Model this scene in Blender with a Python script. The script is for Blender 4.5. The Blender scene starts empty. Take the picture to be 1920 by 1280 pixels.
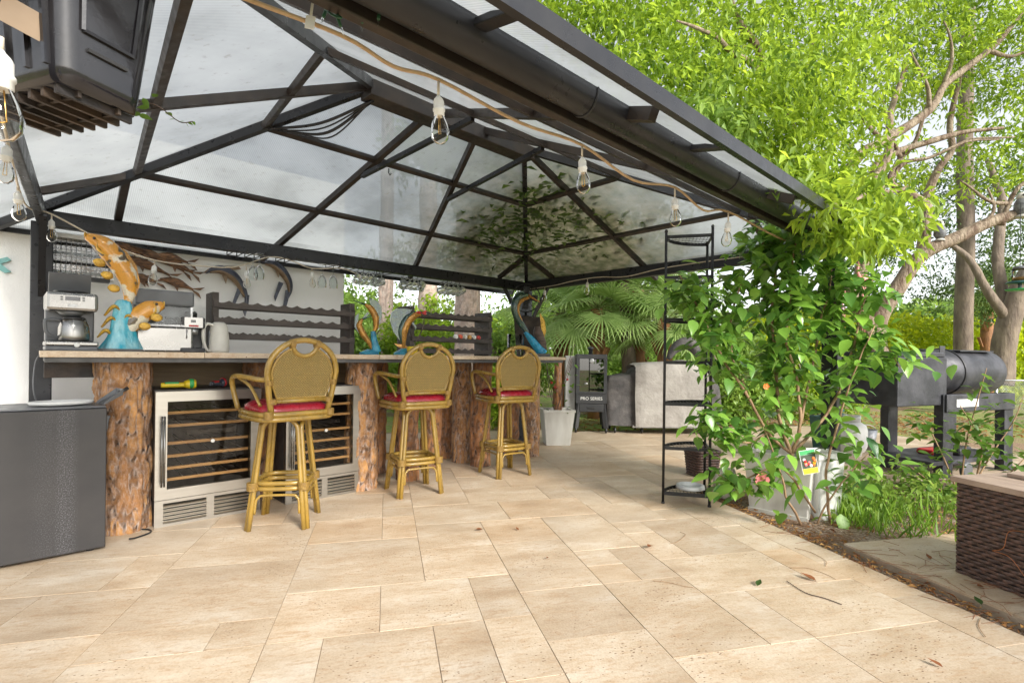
import bpy, bmesh, math, random
import numpy as np
from mathutils import Vector, Matrix, Euler, noise
rnd = random.Random(7); nrs = np.random.RandomState(5)
R = math.radians; PI = math.pi
sc = bpy.context.scene; col = sc.collection

# ------------------------------------------------ camera
F, ROLL, CH = 960.0, 0.0125, 1.07          # focal length in photo pixels, roll, camera height
cam = bpy.data.cameras.new('camera'); camo = bpy.data.objects.new('camera', cam); col.objects.link(camo)
cam.sensor_width = 36; cam.lens = 36 * F / 1920; cam.shift_y = 28 / 1920
cam.clip_start = .05; cam.clip_end = 400
camo.matrix_world = Matrix.Translation((0, 0, CH)) @ Matrix.Rotation(PI/2, 4, 'X') @ Matrix.Rotation(ROLL, 4, 'Z')
sc.camera = camo
# ------------------------------------------------ world, sun, exposure
SUN_EL, SUN_AZ = R(31), R(143)              # sun behind the camera, over the open side of the patio
w = bpy.data.worlds.new('World'); sc.world = w; w.use_nodes = True
wn = w.node_tree; wn.nodes.clear()
sky = wn.nodes.new('ShaderNodeTexSky'); sky.sky_type = 'NISHITA'; sky.sun_disc = False
sky.sun_elevation = SUN_EL; sky.sun_rotation = SUN_AZ; sky.air_density = 1.0; sky.dust_density = 1.5; sky.ozone_density = 1.0
hs = wn.nodes.new('ShaderNodeHueSaturation'); hs.inputs['Saturation'].default_value = .22   # thin bright overcast
bg = wn.nodes.new('ShaderNodeBackground'); bg.inputs['Strength'].default_value = .15
wo = wn.nodes.new('ShaderNodeOutputWorld')
wn.links.new(sky.outputs[0], hs.inputs['Color']); wn.links.new(hs.outputs[0], bg.inputs[0]); wn.links.new(bg.outputs[0], wo.inputs[0])
sun = bpy.data.lights.new('sun', 'SUN'); sun.energy = 2.6; sun.angle = R(15); sun.color = (1, .95, .87)
suno = bpy.data.objects.new('sun', sun); col.objects.link(suno)
sd = Vector((math.sin(SUN_AZ)*math.cos(SUN_EL), math.cos(SUN_AZ)*math.cos(SUN_EL), math.sin(SUN_EL)))
suno.rotation_euler = sd.to_track_quat('Z', 'Y').to_euler(); suno.location = sd*30
vs = sc.view_settings; vs.view_transform = 'Standard'; vs.look = 'None'; vs.gamma = 1; vs.use_curve_mapping = False
vs.exposure = 1.05
cy = sc.cycles; cy.use_denoising = True; cy.max_bounces = 10; cy.transparent_max_bounces = 16
cy.diffuse_bounces = 5; cy.transmission_bounces = 8; cy.glossy_bounces = 4; cy.sample_clamp_indirect = 6

# ------------------------------------------------ photo pixel -> place
def gp(u, v, H=0.0):                        # pixel -> point on the level H
    vp = (v-668) - ROLL*(u-960); up = (u-960) + ROLL*(v-668)
    d = (CH-H)*F/vp; return Vector((up/F*d, d, H))
def at(u, v, d):                            # pixel at known distance
    vp = (v-668) - ROLL*(u-960); up = (u-960) + ROLL*(v-668)
    return Vector((up/F*d, d, CH - vp/F*d))
TH = R(43); CX, CY = .166, 6.36             # gazebo frame: x along bar, -y towards the open patio
ct, st_ = math.cos(TH), math.sin(TH)
def G(x, y, z=0.0): return Vector((CX + x*ct - y*st_, CY + x*st_ + y*ct, z))
def toG(p): dx, dy = p[0]-CX, p[1]-CY; return (dx*ct+dy*st_, -dx*st_+dy*ct)
def rayG(u, y, v=668):                      # where pixel column u meets gazebo plane y -> (gx, distance)
    k = ((u-960) + ROLL*(v-668))/F
    d = (y + (-CX*st_ + CY*ct))/(-k*st_ + ct)
    return toG((k*d, d))[0], d
def onG(u, v, y):                           # pixel on gazebo plane y -> gazebo coords (x, y, z)
    gx, d = rayG(u, y, v); vp = (v-668) - ROLL*(u-960)
    return Vector((gx, y, CH - vp/F*d))
PH = R(13.75); cp, sp = math.cos(PH), math.sin(PH)
def Pv(a, b, z=0.0): return Vector((a*cp - b*sp, a*sp + b*cp, z))     # paving frame
def toP(p): return (p[0]*cp + p[1]*sp, -p[0]*sp + p[1]*cp)

# ------------------------------------------------ mesh builder
class MB:
    def __init__(s): s.v = []; s.f = []; s.sm = []; s.c = None
    def add(s, vs_, fs, smooth=False, M=None):
        o = len(s.v)
        s.v += [tuple(M @ Vector(q)) if M else tuple(q) for q in vs_]
        s.f += [tuple(i+o for i in f) for f in fs]; s.sm += [smooth]*len(fs); return s
    def box(s, x0, x1, y0, y1, z0, z1, M=None):
        v = [(x0,y0,z0),(x1,y0,z0),(x1,y1,z0),(x0,y1,z0),(x0,y0,z1),(x1,y0,z1),(x1,y1,z1),(x0,y1,z1)]
        return s.add(v, [(0,3,2,1),(4,5,6,7),(0,1,5,4),(1,2,6,5),(2,3,7,6),(3,0,4,7)], False, M)
    def bar(s, a, b, wd, ht, up=(0,0,1)):   # rectangular bar from a to b
        a, b = Vector(a), Vector(b); d = (b-a).normalized(); sx = d.cross(Vector(up)).normalized(); uz = sx.cross(d)
        v = []
        for p in (a, b):
            for i, j in ((-1,-1),(1,-1),(1,1),(-1,1)): v.append(p + sx*(i*wd/2) + uz*(j*ht/2))
        return s.add(v, [(0,1,2,3),(7,6,5,4),(0,4,5,1),(1,5,6,2),(2,6,7,3),(3,7,4,0)])
    def tube(s, pts, r, n=8, cap=True, closed=False, sq=(1,1)):
        pts = [Vector(p) for p in pts]; m = len(pts)
        rr = r if isinstance(r, (list, tuple)) else [r]*m
        v = []; f = []
        t0 = (pts[1]-pts[0]).normalized()
        ref = Vector((0,0,1)) if abs(t0.z) < .9 else Vector((1,0,0))
        nx = t0.cross(ref).normalized()
        for i, p in enumerate(pts):
            if closed: t = (pts[(i+1) % m]-pts[i-1])
            else: t = pts[min(i+1, m-1)] - pts[max(i-1, 0)]
            t = t.normalized() if t.length > 1e-9 else t0
            nx = (nx - t*nx.dot(t)); nx = nx.normalized() if nx.length > 1e-6 else t.orthogonal().normalized()
            ny = t.cross(nx)
            for k in range(n):
                a = 2*PI*k/n; v.append(p + nx*(math.cos(a)*rr[i]*sq[0]) + ny*(math.sin(a)*rr[i]*sq[1]))
        for i in range(m if closed else m-1):
            j = (i+1) % m
            for k in range(n):
                k2 = (k+1) % n; f.append((i*n+k, i*n+k2, j*n+k2, j*n+k))
        o = len(s.v); s.add(v, f, True)
        if cap and not closed:
            s.f.append(tuple(o+k for k in range(n-1, -1, -1))); s.sm.append(False)
            s.f.append(tuple(o+(m-1)*n+k for k in range(n))); s.sm.append(False)
        return s
    def lathe(s, prof, n=20, M=None, smooth=True):   # prof: (r, z) list
        v = []; f = []; m = len(prof)
        for (r_, z) in prof:
            for k in range(n): a = 2*PI*k/n; v.append((r_*math.cos(a), r_*math.sin(a), z))
        for i in range(m-1):
            for k in range(n):
                k2 = (k+1) % n; f.append((i*n+k, i*n+k2, (i+1)*n+k2, (i+1)*n+k))
        s.add(v, f, smooth, M); o = len(s.v)-len(v)
        if prof[0][0] > 1e-4: s.f.append(tuple(o+k for k in range(n-1,-1,-1))); s.sm.append(False)
        if prof[-1][0] > 1e-4: s.f.append(tuple(o+(m-1)*n+k for k in range(n))); s.sm.append(False)
        return s
    def prism(s, poly, t, M=None):          # polygon in local xz, thickness t in y
        n = len(poly)
        v = [(x, -t/2, z) for x, z in poly] + [(x, t/2, z) for x, z in poly]
        f = [tuple(range(n)), tuple(range(2*n-1, n-1, -1))] + [(i, i+n, (i+1) % n + n, (i+1) % n) for i in range(n)]
        return s.add(v, f, False, M)
    def ell(s, c, r, n=14, m=9, M=None):
        v = []; f = []
        for i in range(m+1):
            t = PI*i/m
            for k in range(n):
                a = 2*PI*k/n; v.append((c[0]+r[0]*math.sin(t)*math.cos(a), c[1]+r[1]*math.sin(t)*math.sin(a), c[2]+r[2]*math.cos(t)))
        for i in range(m):
            for k in range(n): k2 = (k+1) % n; f.append((i*n+k, (i+1)*n+k, (i+1)*n+k2, i*n+k2))
        return s.add(v, f, True, M)
    def mesh(s, name):
        me = bpy.data.meshes.new(name); me.from_pydata([tuple(q) for q in s.v], [], s.f)
        me.polygons.foreach_set('use_smooth', s.sm); me.update(); return me
def obj(name, mb, m=None, parent=None, bev=0, loc=None, sub=0):
    me = mb.mesh(name) if isinstance(mb, MB) else mb
    o = bpy.data.objects.new(name, me); col.objects.link(o)
    if m is not None and not me.materials: me.materials.append(m)
    if parent: o.parent = parent
    if loc is not None: o.location = loc
    if bev:
        b = o.modifiers.new('bevel', 'BEVEL'); b.width = bev; b.segments = 2; b.limit_method = 'ANGLE'; b.angle_limit = R(40)
    if sub:
        b = o.modifiers.new('sub', 'SUBSURF'); b.levels = sub; b.render_levels = sub
    return o
def tag(o, label, cat=None, group=None, kind=None):
    o['label'] = label
    if cat: o['category'] = cat
    if group: o['group'] = group
    if kind: o['kind'] = kind
    return o
def thing(name, label, cat, loc=(0,0,0), rotz=0, group=None):
    o = bpy.data.objects.new(name, None); col.objects.link(o); o.empty_display_size = .05
    o.location = loc; o.rotation_euler = (0, 0, rotz); return tag(o, label, cat, group)
def copy_tree(o, parent=None):
    c = o.copy(); col.objects.link(c); c.parent = parent
    for ch in list(o.children): copy_tree(ch, c)
    return c
def spline(pts, n=8):                       # Catmull-Rom
    pts = [Vector(p) for p in pts]; out = []
    P = [pts[0]*2-pts[1]] + pts + [pts[-1]*2-pts[-2]]
    for i in range(1, len(P)-2):
        for k in range(n):
            t = k/n; a, b, c, d = P[i-1], P[i], P[i+1], P[i+2]
            out.append(.5*((2*b)+(c-a)*t+(2*a-5*b+4*c-d)*t*t+(3*b-a-3*c+d)*t**3))
    out.append(pts[-1]); return out
def lerp(a, b, t): return a + (b-a)*t
def rads(rs, n):
    rs = list(rs); out = []
    for i in range(n):
        t = i/(n-1)*(len(rs)-1); k = min(int(t), len(rs)-2); out.append(lerp(rs[k], rs[k+1], t-k))
    return out

# ------------------------------------------------ materials
def newmat(name):
    m = bpy.data.materials.new(name); m.use_nodes = True; nt = m.node_tree; nt.nodes.clear()
    out = nt.nodes.new('ShaderNodeOutputMaterial'); b = nt.nodes.new('ShaderNodeBsdfPrincipled')
    nt.links.new(b.outputs[0], out.inputs[0]); return m, nt, b, out
def coords(nt, stretch=(1,1,1), kind='Object', rand=True):
    tc = nt.nodes.new('ShaderNodeTexCoord'); mp = nt.nodes.new('ShaderNodeMapping'); mp.inputs['Scale'].default_value = stretch
    if rand:
        oi = nt.nodes.new('ShaderNodeObjectInfo'); mu = nt.nodes.new('ShaderNodeMath'); mu.operation = 'MULTIPLY'; mu.inputs[1].default_value = 37
        ad = nt.nodes.new('ShaderNodeVectorMath'); ad.operation = 'ADD'
        nt.links.new(oi.outputs['Random'], mu.inputs[0]); nt.links.new(mu.outputs[0], ad.inputs[1]); nt.links.new(tc.outputs[kind], ad.inputs[0])
        nt.links.new(ad.outputs[0], mp.inputs[0])
    else: nt.links.new(tc.outputs[kind], mp.inputs[0])
    return mp.outputs[0]
def nz(nt, vec, scale, detail=5, rough=.55):
    n = nt.nodes.new('ShaderNodeTexNoise'); n.inputs['Scale'].default_value = scale; n.inputs['Detail'].default_value = detail
    n.inputs['Roughness'].default_value = rough; nt.links.new(vec, n.inputs['Vector']); return n.outputs['Fac']
def ramp(nt, fac, stops):
    r = nt.nodes.new('ShaderNodeValToRGB'); e = r.color_ramp.elements
    while len(e) < len(stops): e.new(.5)
    for k, (p, c) in enumerate(stops):
        e[k].position = p; e[k].color = (*c, 1) if len(c) == 3 else c
    nt.links.new(fac, r.inputs[0]); return r.outputs[0]
def mixc(nt, fac, a, b, mode='MIX'):
    m = nt.nodes.new('ShaderNodeMix'); m.data_type = 'RGBA'; m.blend_type = mode
    for s_, val in ((0, fac), (6, a), (7, b)):
        if isinstance(val, (int, float)): m.inputs[s_].default_value = val
        elif isinstance(val, tuple): m.inputs[s_].default_value = (*val, 1)
        else: nt.links.new(val, m.inputs[s_])
    return m.outputs[2]
def bumpn(nt, b, h, strength=.3, dist=.01, prev=None):
    bm = nt.nodes.new('ShaderNodeBump'); bm.inputs['Strength'].default_value = strength; bm.inputs['Distance'].default_value = dist
    nt.links.new(h, bm.inputs['Height'])
    if prev: nt.links.new(prev, bm.inputs['Normal'])
    nt.links.new(bm.outputs[0], b.inputs['Normal']); return bm.outputs[0]
def pmat(name, base, rough=.5, metal=0, c2=None, s=8, lo=.35, hi=.68, bump=0, bs=40, bd=.01, stretch=(1,1,1), coat=0, rvar=.12):
    m, nt, b, out = newmat(name); vec = coords(nt, stretch)
    if c2 is None: c2 = tuple(x*.72 for x in base)
    n1 = nz(nt, vec, s)
    nt.links.new(ramp(nt, n1, [(lo, base), (hi, c2)]), b.inputs['Base Color'])
    n3 = nz(nt, vec, s*2.7)
    nt.links.new(ramp(nt, n3, [(.3, (max(rough-rvar, .02),)*3), (.7, (min(rough+rvar, 1),)*3)]), b.inputs['Roughness'])
    b.inputs['Metallic'].default_value = metal
    if coat: b.inputs['Coat Weight'].default_value = coat
    if bump: bumpn(nt, b, nz(nt, vec, bs), bump, bd)
    return m
def leafmat(name, ca, cb, trans=.45, rough=.45, vein=False):
    m, nt, b, out = newmat(name)
    at_ = nt.nodes.new('ShaderNodeAttribute'); at_.attribute_name = 'tint'
    oi = nt.nodes.new('ShaderNodeObjectInfo')
    ad = nt.nodes.new('ShaderNodeMath'); ad.operation = 'ADD'; ad.use_clamp = True
    nt.links.new(at_.outputs['Fac'], ad.inputs[0])
    if vein: nt.links.new(oi.outputs['Random'], ad.inputs[1])
    else: ad.inputs[1].default_value = 0
    c = ramp(nt, ad.outputs[0], [(0, ca), (1, cb)])
    nt.links.new(c, b.inputs['Base Color']); b.inputs['Roughness'].default_value = rough
    tr = nt.nodes.new('ShaderNodeBsdfTranslucent'); mx = nt.nodes.new('ShaderNodeMixShader'); mx.inputs[0].default_value = trans
    hsv = nt.nodes.new('ShaderNodeHueSaturation'); hsv.inputs['Value'].default_value = 1.5; hsv.inputs['Hue'].default_value = .485; nt.links.new(c, hsv.inputs['Color'])
    nt.links.new(hsv.outputs[0], tr.inputs[0]); nt.links.new(b.outputs[0], mx.inputs[1]); nt.links.new(tr.outputs[0], mx.inputs[2]); nt.links.new(mx.outputs[0], out.inputs[0])
    if vein:
        vec = coords(nt); bumpn(nt, b, nz(nt, vec, 45), .25, .004)
    return m
M = {}
M['frame'] = pmat('dark_frame', (.020,.021,.025), .34, .3, (.034,.034,.036), 5, bump=.08, bs=300, bd=.002)
M['rustframe'] = pmat('brown_frame', (.026,.023,.022), .45, .2, (.05,.038,.03), 9, bump=.1, bs=200, bd=.002)
M['wall'] = pmat('white_stucco', (.88,.88,.86), .85, 0, (.80,.80,.785), 1.6, bump=.35, bs=160, bd=.006)
M['cane'] = pmat('cane', (.35,.215,.035), .32, 0, (.21,.135,.03), 14, .3, .75, bump=.1, bs=60, coat=.35, stretch=(1,1,.5))
M['canewrap'] = pmat('cane_binding', (.33,.20,.045), .5, 0, (.20,.12,.03), 90, bump=.4, bs=220, bd=.004)
M['redvinyl'] = pmat('red_vinyl', (.36,.012,.03), .3, 0, (.26,.01,.02), 12, bump=.1, bs=260, bd=.002)
M['steel'] = pmat('brushed_steel', (.44,.42,.38), .32, 1, (.40,.38,.34), 3, stretch=(1,1,14), rvar=.03)
M['steelh'] = pmat('satin_steel', (.30,.295,.285), .27, 1, (.26,.255,.245), 2, rvar=.03)
M['blk'] = pmat('black_plastic', (.012,.012,.014), .4, 0, (.03,.03,.03), 7, bump=.05, bs=200)
M['blkgloss'] = pmat('black_gloss_plastic', (.010,.010,.013), .16, 0, (.03,.028,.03), 5, bump=.08, bs=30, coat=.3)
M['dirtyblk'] = pmat('dusty_black_plastic', (.016,.013,.012), .6, 0, (.085,.055,.035), 7, .4, .75, bump=.25, bs=90)
M['greypl'] = pmat('grey_plastic', (.11,.115,.125), .4, 0, (.085,.09,.095), 6)
M['white'] = pmat('white_plastic', (.78,.78,.76), .4, 0, (.66,.66,.63), 5)
M['offw'] = pmat('offwhite_plastic', (.68,.66,.60), .45, 0, (.52,.50,.45), 4, bump=.06, bs=60)
M['rackwood'] = pmat('dark_stained_wood', (.038,.028,.023), .55, 0, (.065,.05,.042), 6, bump=.25, bs=30, stretch=(1,6,6))
M['ply'] = pmat('brown_board', (.22,.155,.085), .6, 0, (.15,.10,.05), 3, stretch=(1,1,8), bump=.1, bs=40)
M['slabdark'] = pmat('grey_underlay', (.10,.10,.10), .7, 0, (.06,.06,.06), 9, bump=.3, bs=60)
M['shelfwood'] = pmat('beech_strip', (.60,.36,.15), .5, 0, (.50,.28,.11), 5, stretch=(1,8,8))
M['wire'] = pmat('cream_cord', (.66,.60,.50), .55, 0, (.50,.42,.32), 20)
M['twine'] = pmat('tan_cord', (.52,.37,.22), .7, 0, (.38,.25,.13), 25)
M['brass'] = pmat('filament', (.8,.5,.15), .3, 1)
M['chain'] = pmat('galvanised', (.45,.46,.47), .4, .9, (.3,.3,.3), 20)
def glassmat(name, tint=(1,1,1), fac=.75, rough=.02, gl=(1,1,1)):
    m, nt, b, out = newmat(name); nt.nodes.remove(b)
    t = nt.nodes.new('ShaderNodeBsdfTransparent'); t.inputs[0].default_value = (*tint, 1)
    g = nt.nodes.new('ShaderNodeBsdfGlossy'); g.inputs['Roughness'].default_value = rough; g.inputs[0].default_value = (*gl, 1)
    lw = nt.nodes.new('ShaderNodeLayerWeight'); lw.inputs[0].default_value = fac
    mx = nt.nodes.new('ShaderNodeMixShader'); nt.links.new(lw.outputs['Fresnel'], mx.inputs[0])
    nt.links.new(t.outputs[0], mx.inputs[1]); nt.links.new(g.outputs[0], mx.inputs[2]); nt.links.new(mx.outputs[0], out.inputs[0]); return m
M['glass'] = glassmat('clear_glass', (.95,.97,.97), .22)
M['mug'] = None
M['bulb'] = glassmat('bulb_glass', (.96,.95,.92), .2)
M['doorglass'] = glassmat('tinted_door_glass', (.86,.84,.80), .20, .01)
def bark(name, c_plate, c_plate2, c_groove, c_lichen):
    m, nt, b, out = newmat(name)
    a = nt.nodes.new('ShaderNodeAttribute'); a.attribute_name = 'bark'
    sx = nt.nodes.new('ShaderNodeSeparateColor'); nt.links.new(a.outputs['Color'], sx.inputs[0])
    vec = coords(nt)
    pl = ramp(nt, sx.outputs[1], [(0, c_plate), (1, c_plate2)])
    pl = mixc(nt, ramp(nt, nz(nt, vec, 13, 7, .65), [(.35, (0,0,0)), (.65, (.85,.85,.85))]), pl, tuple(x*.42 for x in c_plate2))
    pl = mixc(nt, ramp(nt, nz(nt, coords(nt, (1,1,.35)), 75, 5, .7), [(.45, (0,0,0)), (.72, (.6,.6,.6))]), pl, c_lichen)
    n2 = nz(nt, vec, 24, 6, .7); ad2 = nt.nodes.new('ShaderNodeMath'); ad2.operation = 'MULTIPLY_ADD'; ad2.inputs[1].default_value = .5; nt.links.new(n2, ad2.inputs[0]); nt.links.new(sx.outputs[0], ad2.inputs[2])
    gr = mixc(nt, ramp(nt, n2, [(.35, (0,0,0)), (.6, (1,1,1))]), ramp(nt, ad2.outputs[0], [(.22, c_groove), (.45, c_lichen)]), tuple(x*.55 for x in c_plate2))
    gm = ramp(nt, ad2.outputs[0], [(.42, (0,0,0)), (.72, (1,1,1))])
    c = mixc(nt, gm, gr, pl)
    nt.links.new(c, b.inputs['Base Color']); b.inputs['Roughness'].default_value = .8
    bumpn(nt, b, nz(nt, vec, 110, 8), .6, .01); return m
M['bark'] = bark('pine_bark_log', (.64,.33,.105), (.42,.195,.07), (.035,.022,.016), (.48,.40,.35))
M['barkred'] = bark('pine_bark_log_dark', (.54,.24,.075), (.38,.155,.05), (.032,.02,.015), (.34,.25,.20))
M['barkpale'] = bark('pale_pine_bark', (.66,.48,.39), (.56,.42,.35), (.26,.19,.16), (.60,.52,.46))
M['limb'] = pmat('smooth_tan_bark', (.33,.265,.19), .75, 0, (.135,.085,.055), 11, .36, .66, bump=.9, bs=34, bd=.04, stretch=(1,1,.4))
M['oakbark'] = pmat('grey_brown_bark', (.24,.19,.14), .85, 0, (.12,.09,.07), 9, bump=.7, bs=30, bd=.03, stretch=(1,1,.35))
M['leaf_lime'] = leafmat('lime_leaf', (.075,.165,.016), (.40,.56,.05), .5)
M['leaf_mid'] = leafmat('mid_green_leaf', (.10,.20,.03), (.30,.45,.08), .45)
M['leaf_dark'] = leafmat('deep_green_leaf', (.04,.085,.02), (.13,.22,.05), .4)
M['leaf_hedge'] = leafmat('yellow_green_leaf', (.22,.33,.012), (.52,.60,.02), .5)
M['leaf_hib'] = leafmat('hibiscus_leaf', (.03,.115,.025), (.29,.52,.07), .3, .28, True)
M['leaf_palm'] = leafmat('palm_leaf', (.20,.34,.085), (.52,.66,.26), .35, .4)
M['grass'] = leafmat('grass_blade', (.10,.22,.02), (.26,.42,.05), .4)

# leaf clouds as one mesh, numpy
def leafcloud(name, P, D, Nn, L, W, tint, m, parent=None, fold=.25):
    n = len(P); D = D/np.linalg.norm(D, axis=1)[:, None]
    S = np.cross(D, Nn); S /= (np.linalg.norm(S, axis=1)[:, None]+1e-9); U = np.cross(S, D)
    L = np.broadcast_to(L, n)[:, None]; W = np.broadcast_to(W, n)[:, None]
    v = np.empty((n, 4, 3)); mid = P + D*L*.45
    v[:, 0] = P; v[:, 1] = mid + S*W*.5 + U*W*fold; v[:, 2] = P + D*L - U*L*.12; v[:, 3] = mid - S*W*.5 + U*W*fold
    me = bpy.data.meshes.new(name); me.vertices.add(n*4); me.vertices.foreach_set('co', v.reshape(-1).astype(np.float32))
    idx = np.arange(n)[:, None]*4
    tri = np.concatenate([idx+np.array([0,2,1]), idx+np.array([0,3,2])], 1).reshape(-1)
    me.loops.add(n*6); me.loops.foreach_set('vertex_index', tri.astype(np.int32))
    me.polygons.add(n*2); me.polygons.foreach_set('loop_start', np.arange(0, n*6, 3, dtype=np.int32)); me.polygons.foreach_set('loop_total', np.full(n*2, 3, np.int32))
    a = me.attributes.new('tint', 'FLOAT', 'POINT'); a.data.foreach_set('value', np.repeat(np.clip(tint, 0, 1), 4).astype(np.float32))
    me.update(calc_edges=True); me.materials.append(m)
    o = bpy.data.objects.new(name, me); col.objects.link(o)
    if parent: o.parent = parent
    return o
def rdir(n): d = nrs.normal(size=(n, 3)); return d/np.linalg.norm(d, axis=1)[:, None]
def inell(n, c, r):                          # points biased to the shell of an ellipsoid
    return np.array(c) + rdir(n)*np.array(r)*(nrs.rand(n, 1)**.45)
def crown(name, blobs, m, parent, leaf=.09, wid=.04, ncl=60, per=10, spread=.16, droop=.5):
    # blobs: (centre, radii, weight); clusters of leaflets hanging on short twigs
    Ps, Ds, Ts = [], [], []
    for c, r, wgt in blobs:
        k = int(ncl*wgt); cc = inell(k, c, r); ax = rdir(k); ax[:, 2] = ax[:, 2]*.4 - droop*.5
        ax /= np.linalg.norm(ax, axis=1)[:, None]; tn = nrs.rand(k)
        t = np.linspace(-.5, .5, per)
        for j in range(per):
            p = cc + ax*(t[j]*spread*2) + nrs.normal(size=(k, 3))*spread*.16
            d = ax*.5 + rdir(k)*.8 + np.array([0, 0, -droop]); Ps.append(p); Ds.append(d)
            Ts.append(tn*.75 + nrs.rand(k)*.35)
    P = np.concatenate(Ps); D = np.concatenate(Ds); T = np.concatenate(Ts); n = len(P)
    Nn = rdir(n)*.7 + np.array([0, 0, 1.0])
    return leafcloud(name, P, D, Nn, leaf*(.7+.6*nrs.rand(n)), wid*(.7+.6*nrs.rand(n)), T, m, parent)
# ================================================= GROUND AND PAVING
def grid(x0, x1, y0, y1, nx, ny, zf):
    v = []; f = []
    for j in range(ny+1):
        for i in range(nx+1):
            x = lerp(x0, x1, i/nx); y = lerp(y0, y1, j/ny); v.append((x, y, zf(x, y)))
    for j in range(ny):
        for i in range(nx): a = j*(nx+1)+i; f.append((a, a+1, a+nx+2, a+nx+1))
    return MB().add(v, f, True)
def groundmat():
    m, nt, b, out = newmat('lawn_and_litter'); vec = coords(nt, rand=False)
    n1 = nz(nt, vec, .8); n2 = nz(nt, vec, 9, 8); n3 = nz(nt, vec, 70, 4)
    g = ramp(nt, n2, [(.3, (.10,.17,.03)), (.55, (.24,.32,.06)), (.75, (.34,.33,.12))])
    s = ramp(nt, n3, [(.3, (.12,.07,.04)), (.5, (.30,.20,.12)), (.7, (.42,.30,.18))])
    k = ramp(nt, n1, [(.44, (0,0,0)), (.58, (1,1,1))])
    nt.links.new(mixc(nt, k, g, s), b.inputs['Base Color']); b.inputs['Roughness'].default_value = .95
    bumpn(nt, b, n3, .8, .03); return m
g = obj('ground', grid(-90, 90, -30, 150, 60, 60, lambda x, y: -.045), groundmat()); g['kind'] = 'structure'
def travertine():
    m, nt, b, out = newmat('travertine'); vec = coords(nt)
    oi = nt.nodes.new('ShaderNodeObjectInfo')
    n1 = nz(nt, coords(nt, (1.2, 3.2, 1)), 2.2, 7, .62); n2 = nz(nt, coords(nt, (5, 16, 5)), 4, 6); n3 = nz(nt, vec, 120, 3)
    c = ramp(nt, n1, [(.28, (.35,.25,.165)), (.42, (.46,.362,.258)), (.54, (.53,.44,.335)), (.68, (.60,.54,.455))])
    c = mixc(nt, ramp(nt, n2, [(.50, (0,0,0)), (.68, (.7,.7,.7))]), c, (.40,.26,.15))
    c = mixc(nt, .22, c, ramp(nt, n3, [(.3, (.40,.28,.18)), (.6, (.78,.66,.5))]))
    per = ramp(nt, oi.outputs['Random'], [(0, (.80,.76,.72)), (.35, (.97,.95,.92)), (.7, (1,.985,.96)), (1, (.97,.88,.78))])
    c = mixc(nt, 1.0, c, per, 'MULTIPLY')
    # weathered grey-brown grime in patches, pits
    c = mixc(nt, ramp(nt, nz(nt, vec, 1.1, 4), [(.48, (0,0,0)), (.72, (.5,.5,.5))]), c, (.33,.26,.19))
    vo = nt.nodes.new('ShaderNodeTexVoronoi'); vo.inputs['Scale'].default_value = 34; vo.inputs['Randomness'].default_value = 1
    nt.links.new(coords(nt, (1, 2.2, 1)), vo.inputs['Vector'])
    pm = nz(nt, vec, 3.3, 3)
    th_ = nt.nodes.new('ShaderNodeMath'); th_.operation = 'MULTIPLY_ADD'; th_.inputs[1].default_value = .55; th_.inputs[2].default_value = -.20; nt.links.new(pm, th_.inputs[0])
    lt = nt.nodes.new('ShaderNodeMath'); lt.operation = 'LESS_THAN'; nt.links.new(vo.outputs['Distance'], lt.inputs[0]); nt.links.new(th_.outputs[0], lt.inputs[1])
    c = mixc(nt, lt.outputs[0], c, (.17,.095,.05))
    nt.links.new(c, b.inputs['Base Color'])
    nt.links.new(ramp(nt, n1, [(.3, (.42,)*3), (.7, (.62,)*3)]), b.inputs['Roughness'])
    inv = nt.nodes.new('ShaderNodeMath'); inv.operation = 'MULTIPLY_ADD'; inv.inputs[1].default_value = -1.5; nt.links.new(lt.outputs[0], inv.inputs[0]); nt.links.new(n3, inv.inputs[2])
    bumpn(nt, b, inv.outputs[0], .35, .003); return m
M['trav'] = travertine()
M['mortar'] = pmat('sandy_joint', (.42,.34,.25), .9, 0, (.24,.18,.12), 6, bump=.4, bs=120)
def region(a, b):
    return (-5.2 < a < 2.44 and -1.4 < b < 7.25) or (2.44 <= a < 7.2 and 3.75 < b < 6.9)
bedm = MB()
def pav_sheet(mb, a0, a1, b0, b1, z0, z1):
    v = [Pv(a0,b0,z0),Pv(a1,b0,z0),Pv(a1,b1,z0),Pv(a0,b1,z0),Pv(a0,b0,z1),Pv(a1,b0,z1),Pv(a1,b1,z1),Pv(a0,b1,z1)]
    mb.add(v, [(0,3,2,1),(4,5,6,7),(0,1,5,4),(1,2,6,5),(2,3,7,6),(3,0,4,7)])
pav_sheet(bedm, -5.2, 2.445, -1.4, 7.25, -.1, -.0035); pav_sheet(bedm, 2.446, 7.2, 3.75, 6.9, -.1, -.0037)
patio = obj('patio', bedm, M['mortar']); patio['kind'] = 'structure'; patio['label'] = 'travertine patio laid in mixed rectangular stones'
U = .2045
def tile_mesh(w_, d_):
    g_, ch = .0014, .0005; v = []; x, y = w_*U/2-g_, d_*U/2-g_
    for z, i in ((-.03, 0), (-.0006, 0), (0, ch)):
        v += [(-x+i,-y+i,z),(x-i,-y+i,z),(x-i,y-i,z),(-x+i,y-i,z)]
    f = [(8,9,10,11)]
    for l in (0, 4): f += [(l+k, l+(k+1) % 4, l+4+(k+1) % 4, l+4+k) for k in range(4)]
    me = MB().add(v, f).mesh('tile'); me.materials.append(M['trav']); return me
tm = {}
sizes = [(3,2),(2,3),(2,2),(3,3),(2,1),(1,2),(1,1)]; wts = [5,5,5,2.2,1.6,1.6,.5]
occ = set(); tiles = []; tr = random.Random(11)
ia0, ia1, ib0, ib1 = int(-5.2/U), int(7.2/U), int(-1.4/U), int(7.25/U)
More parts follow.
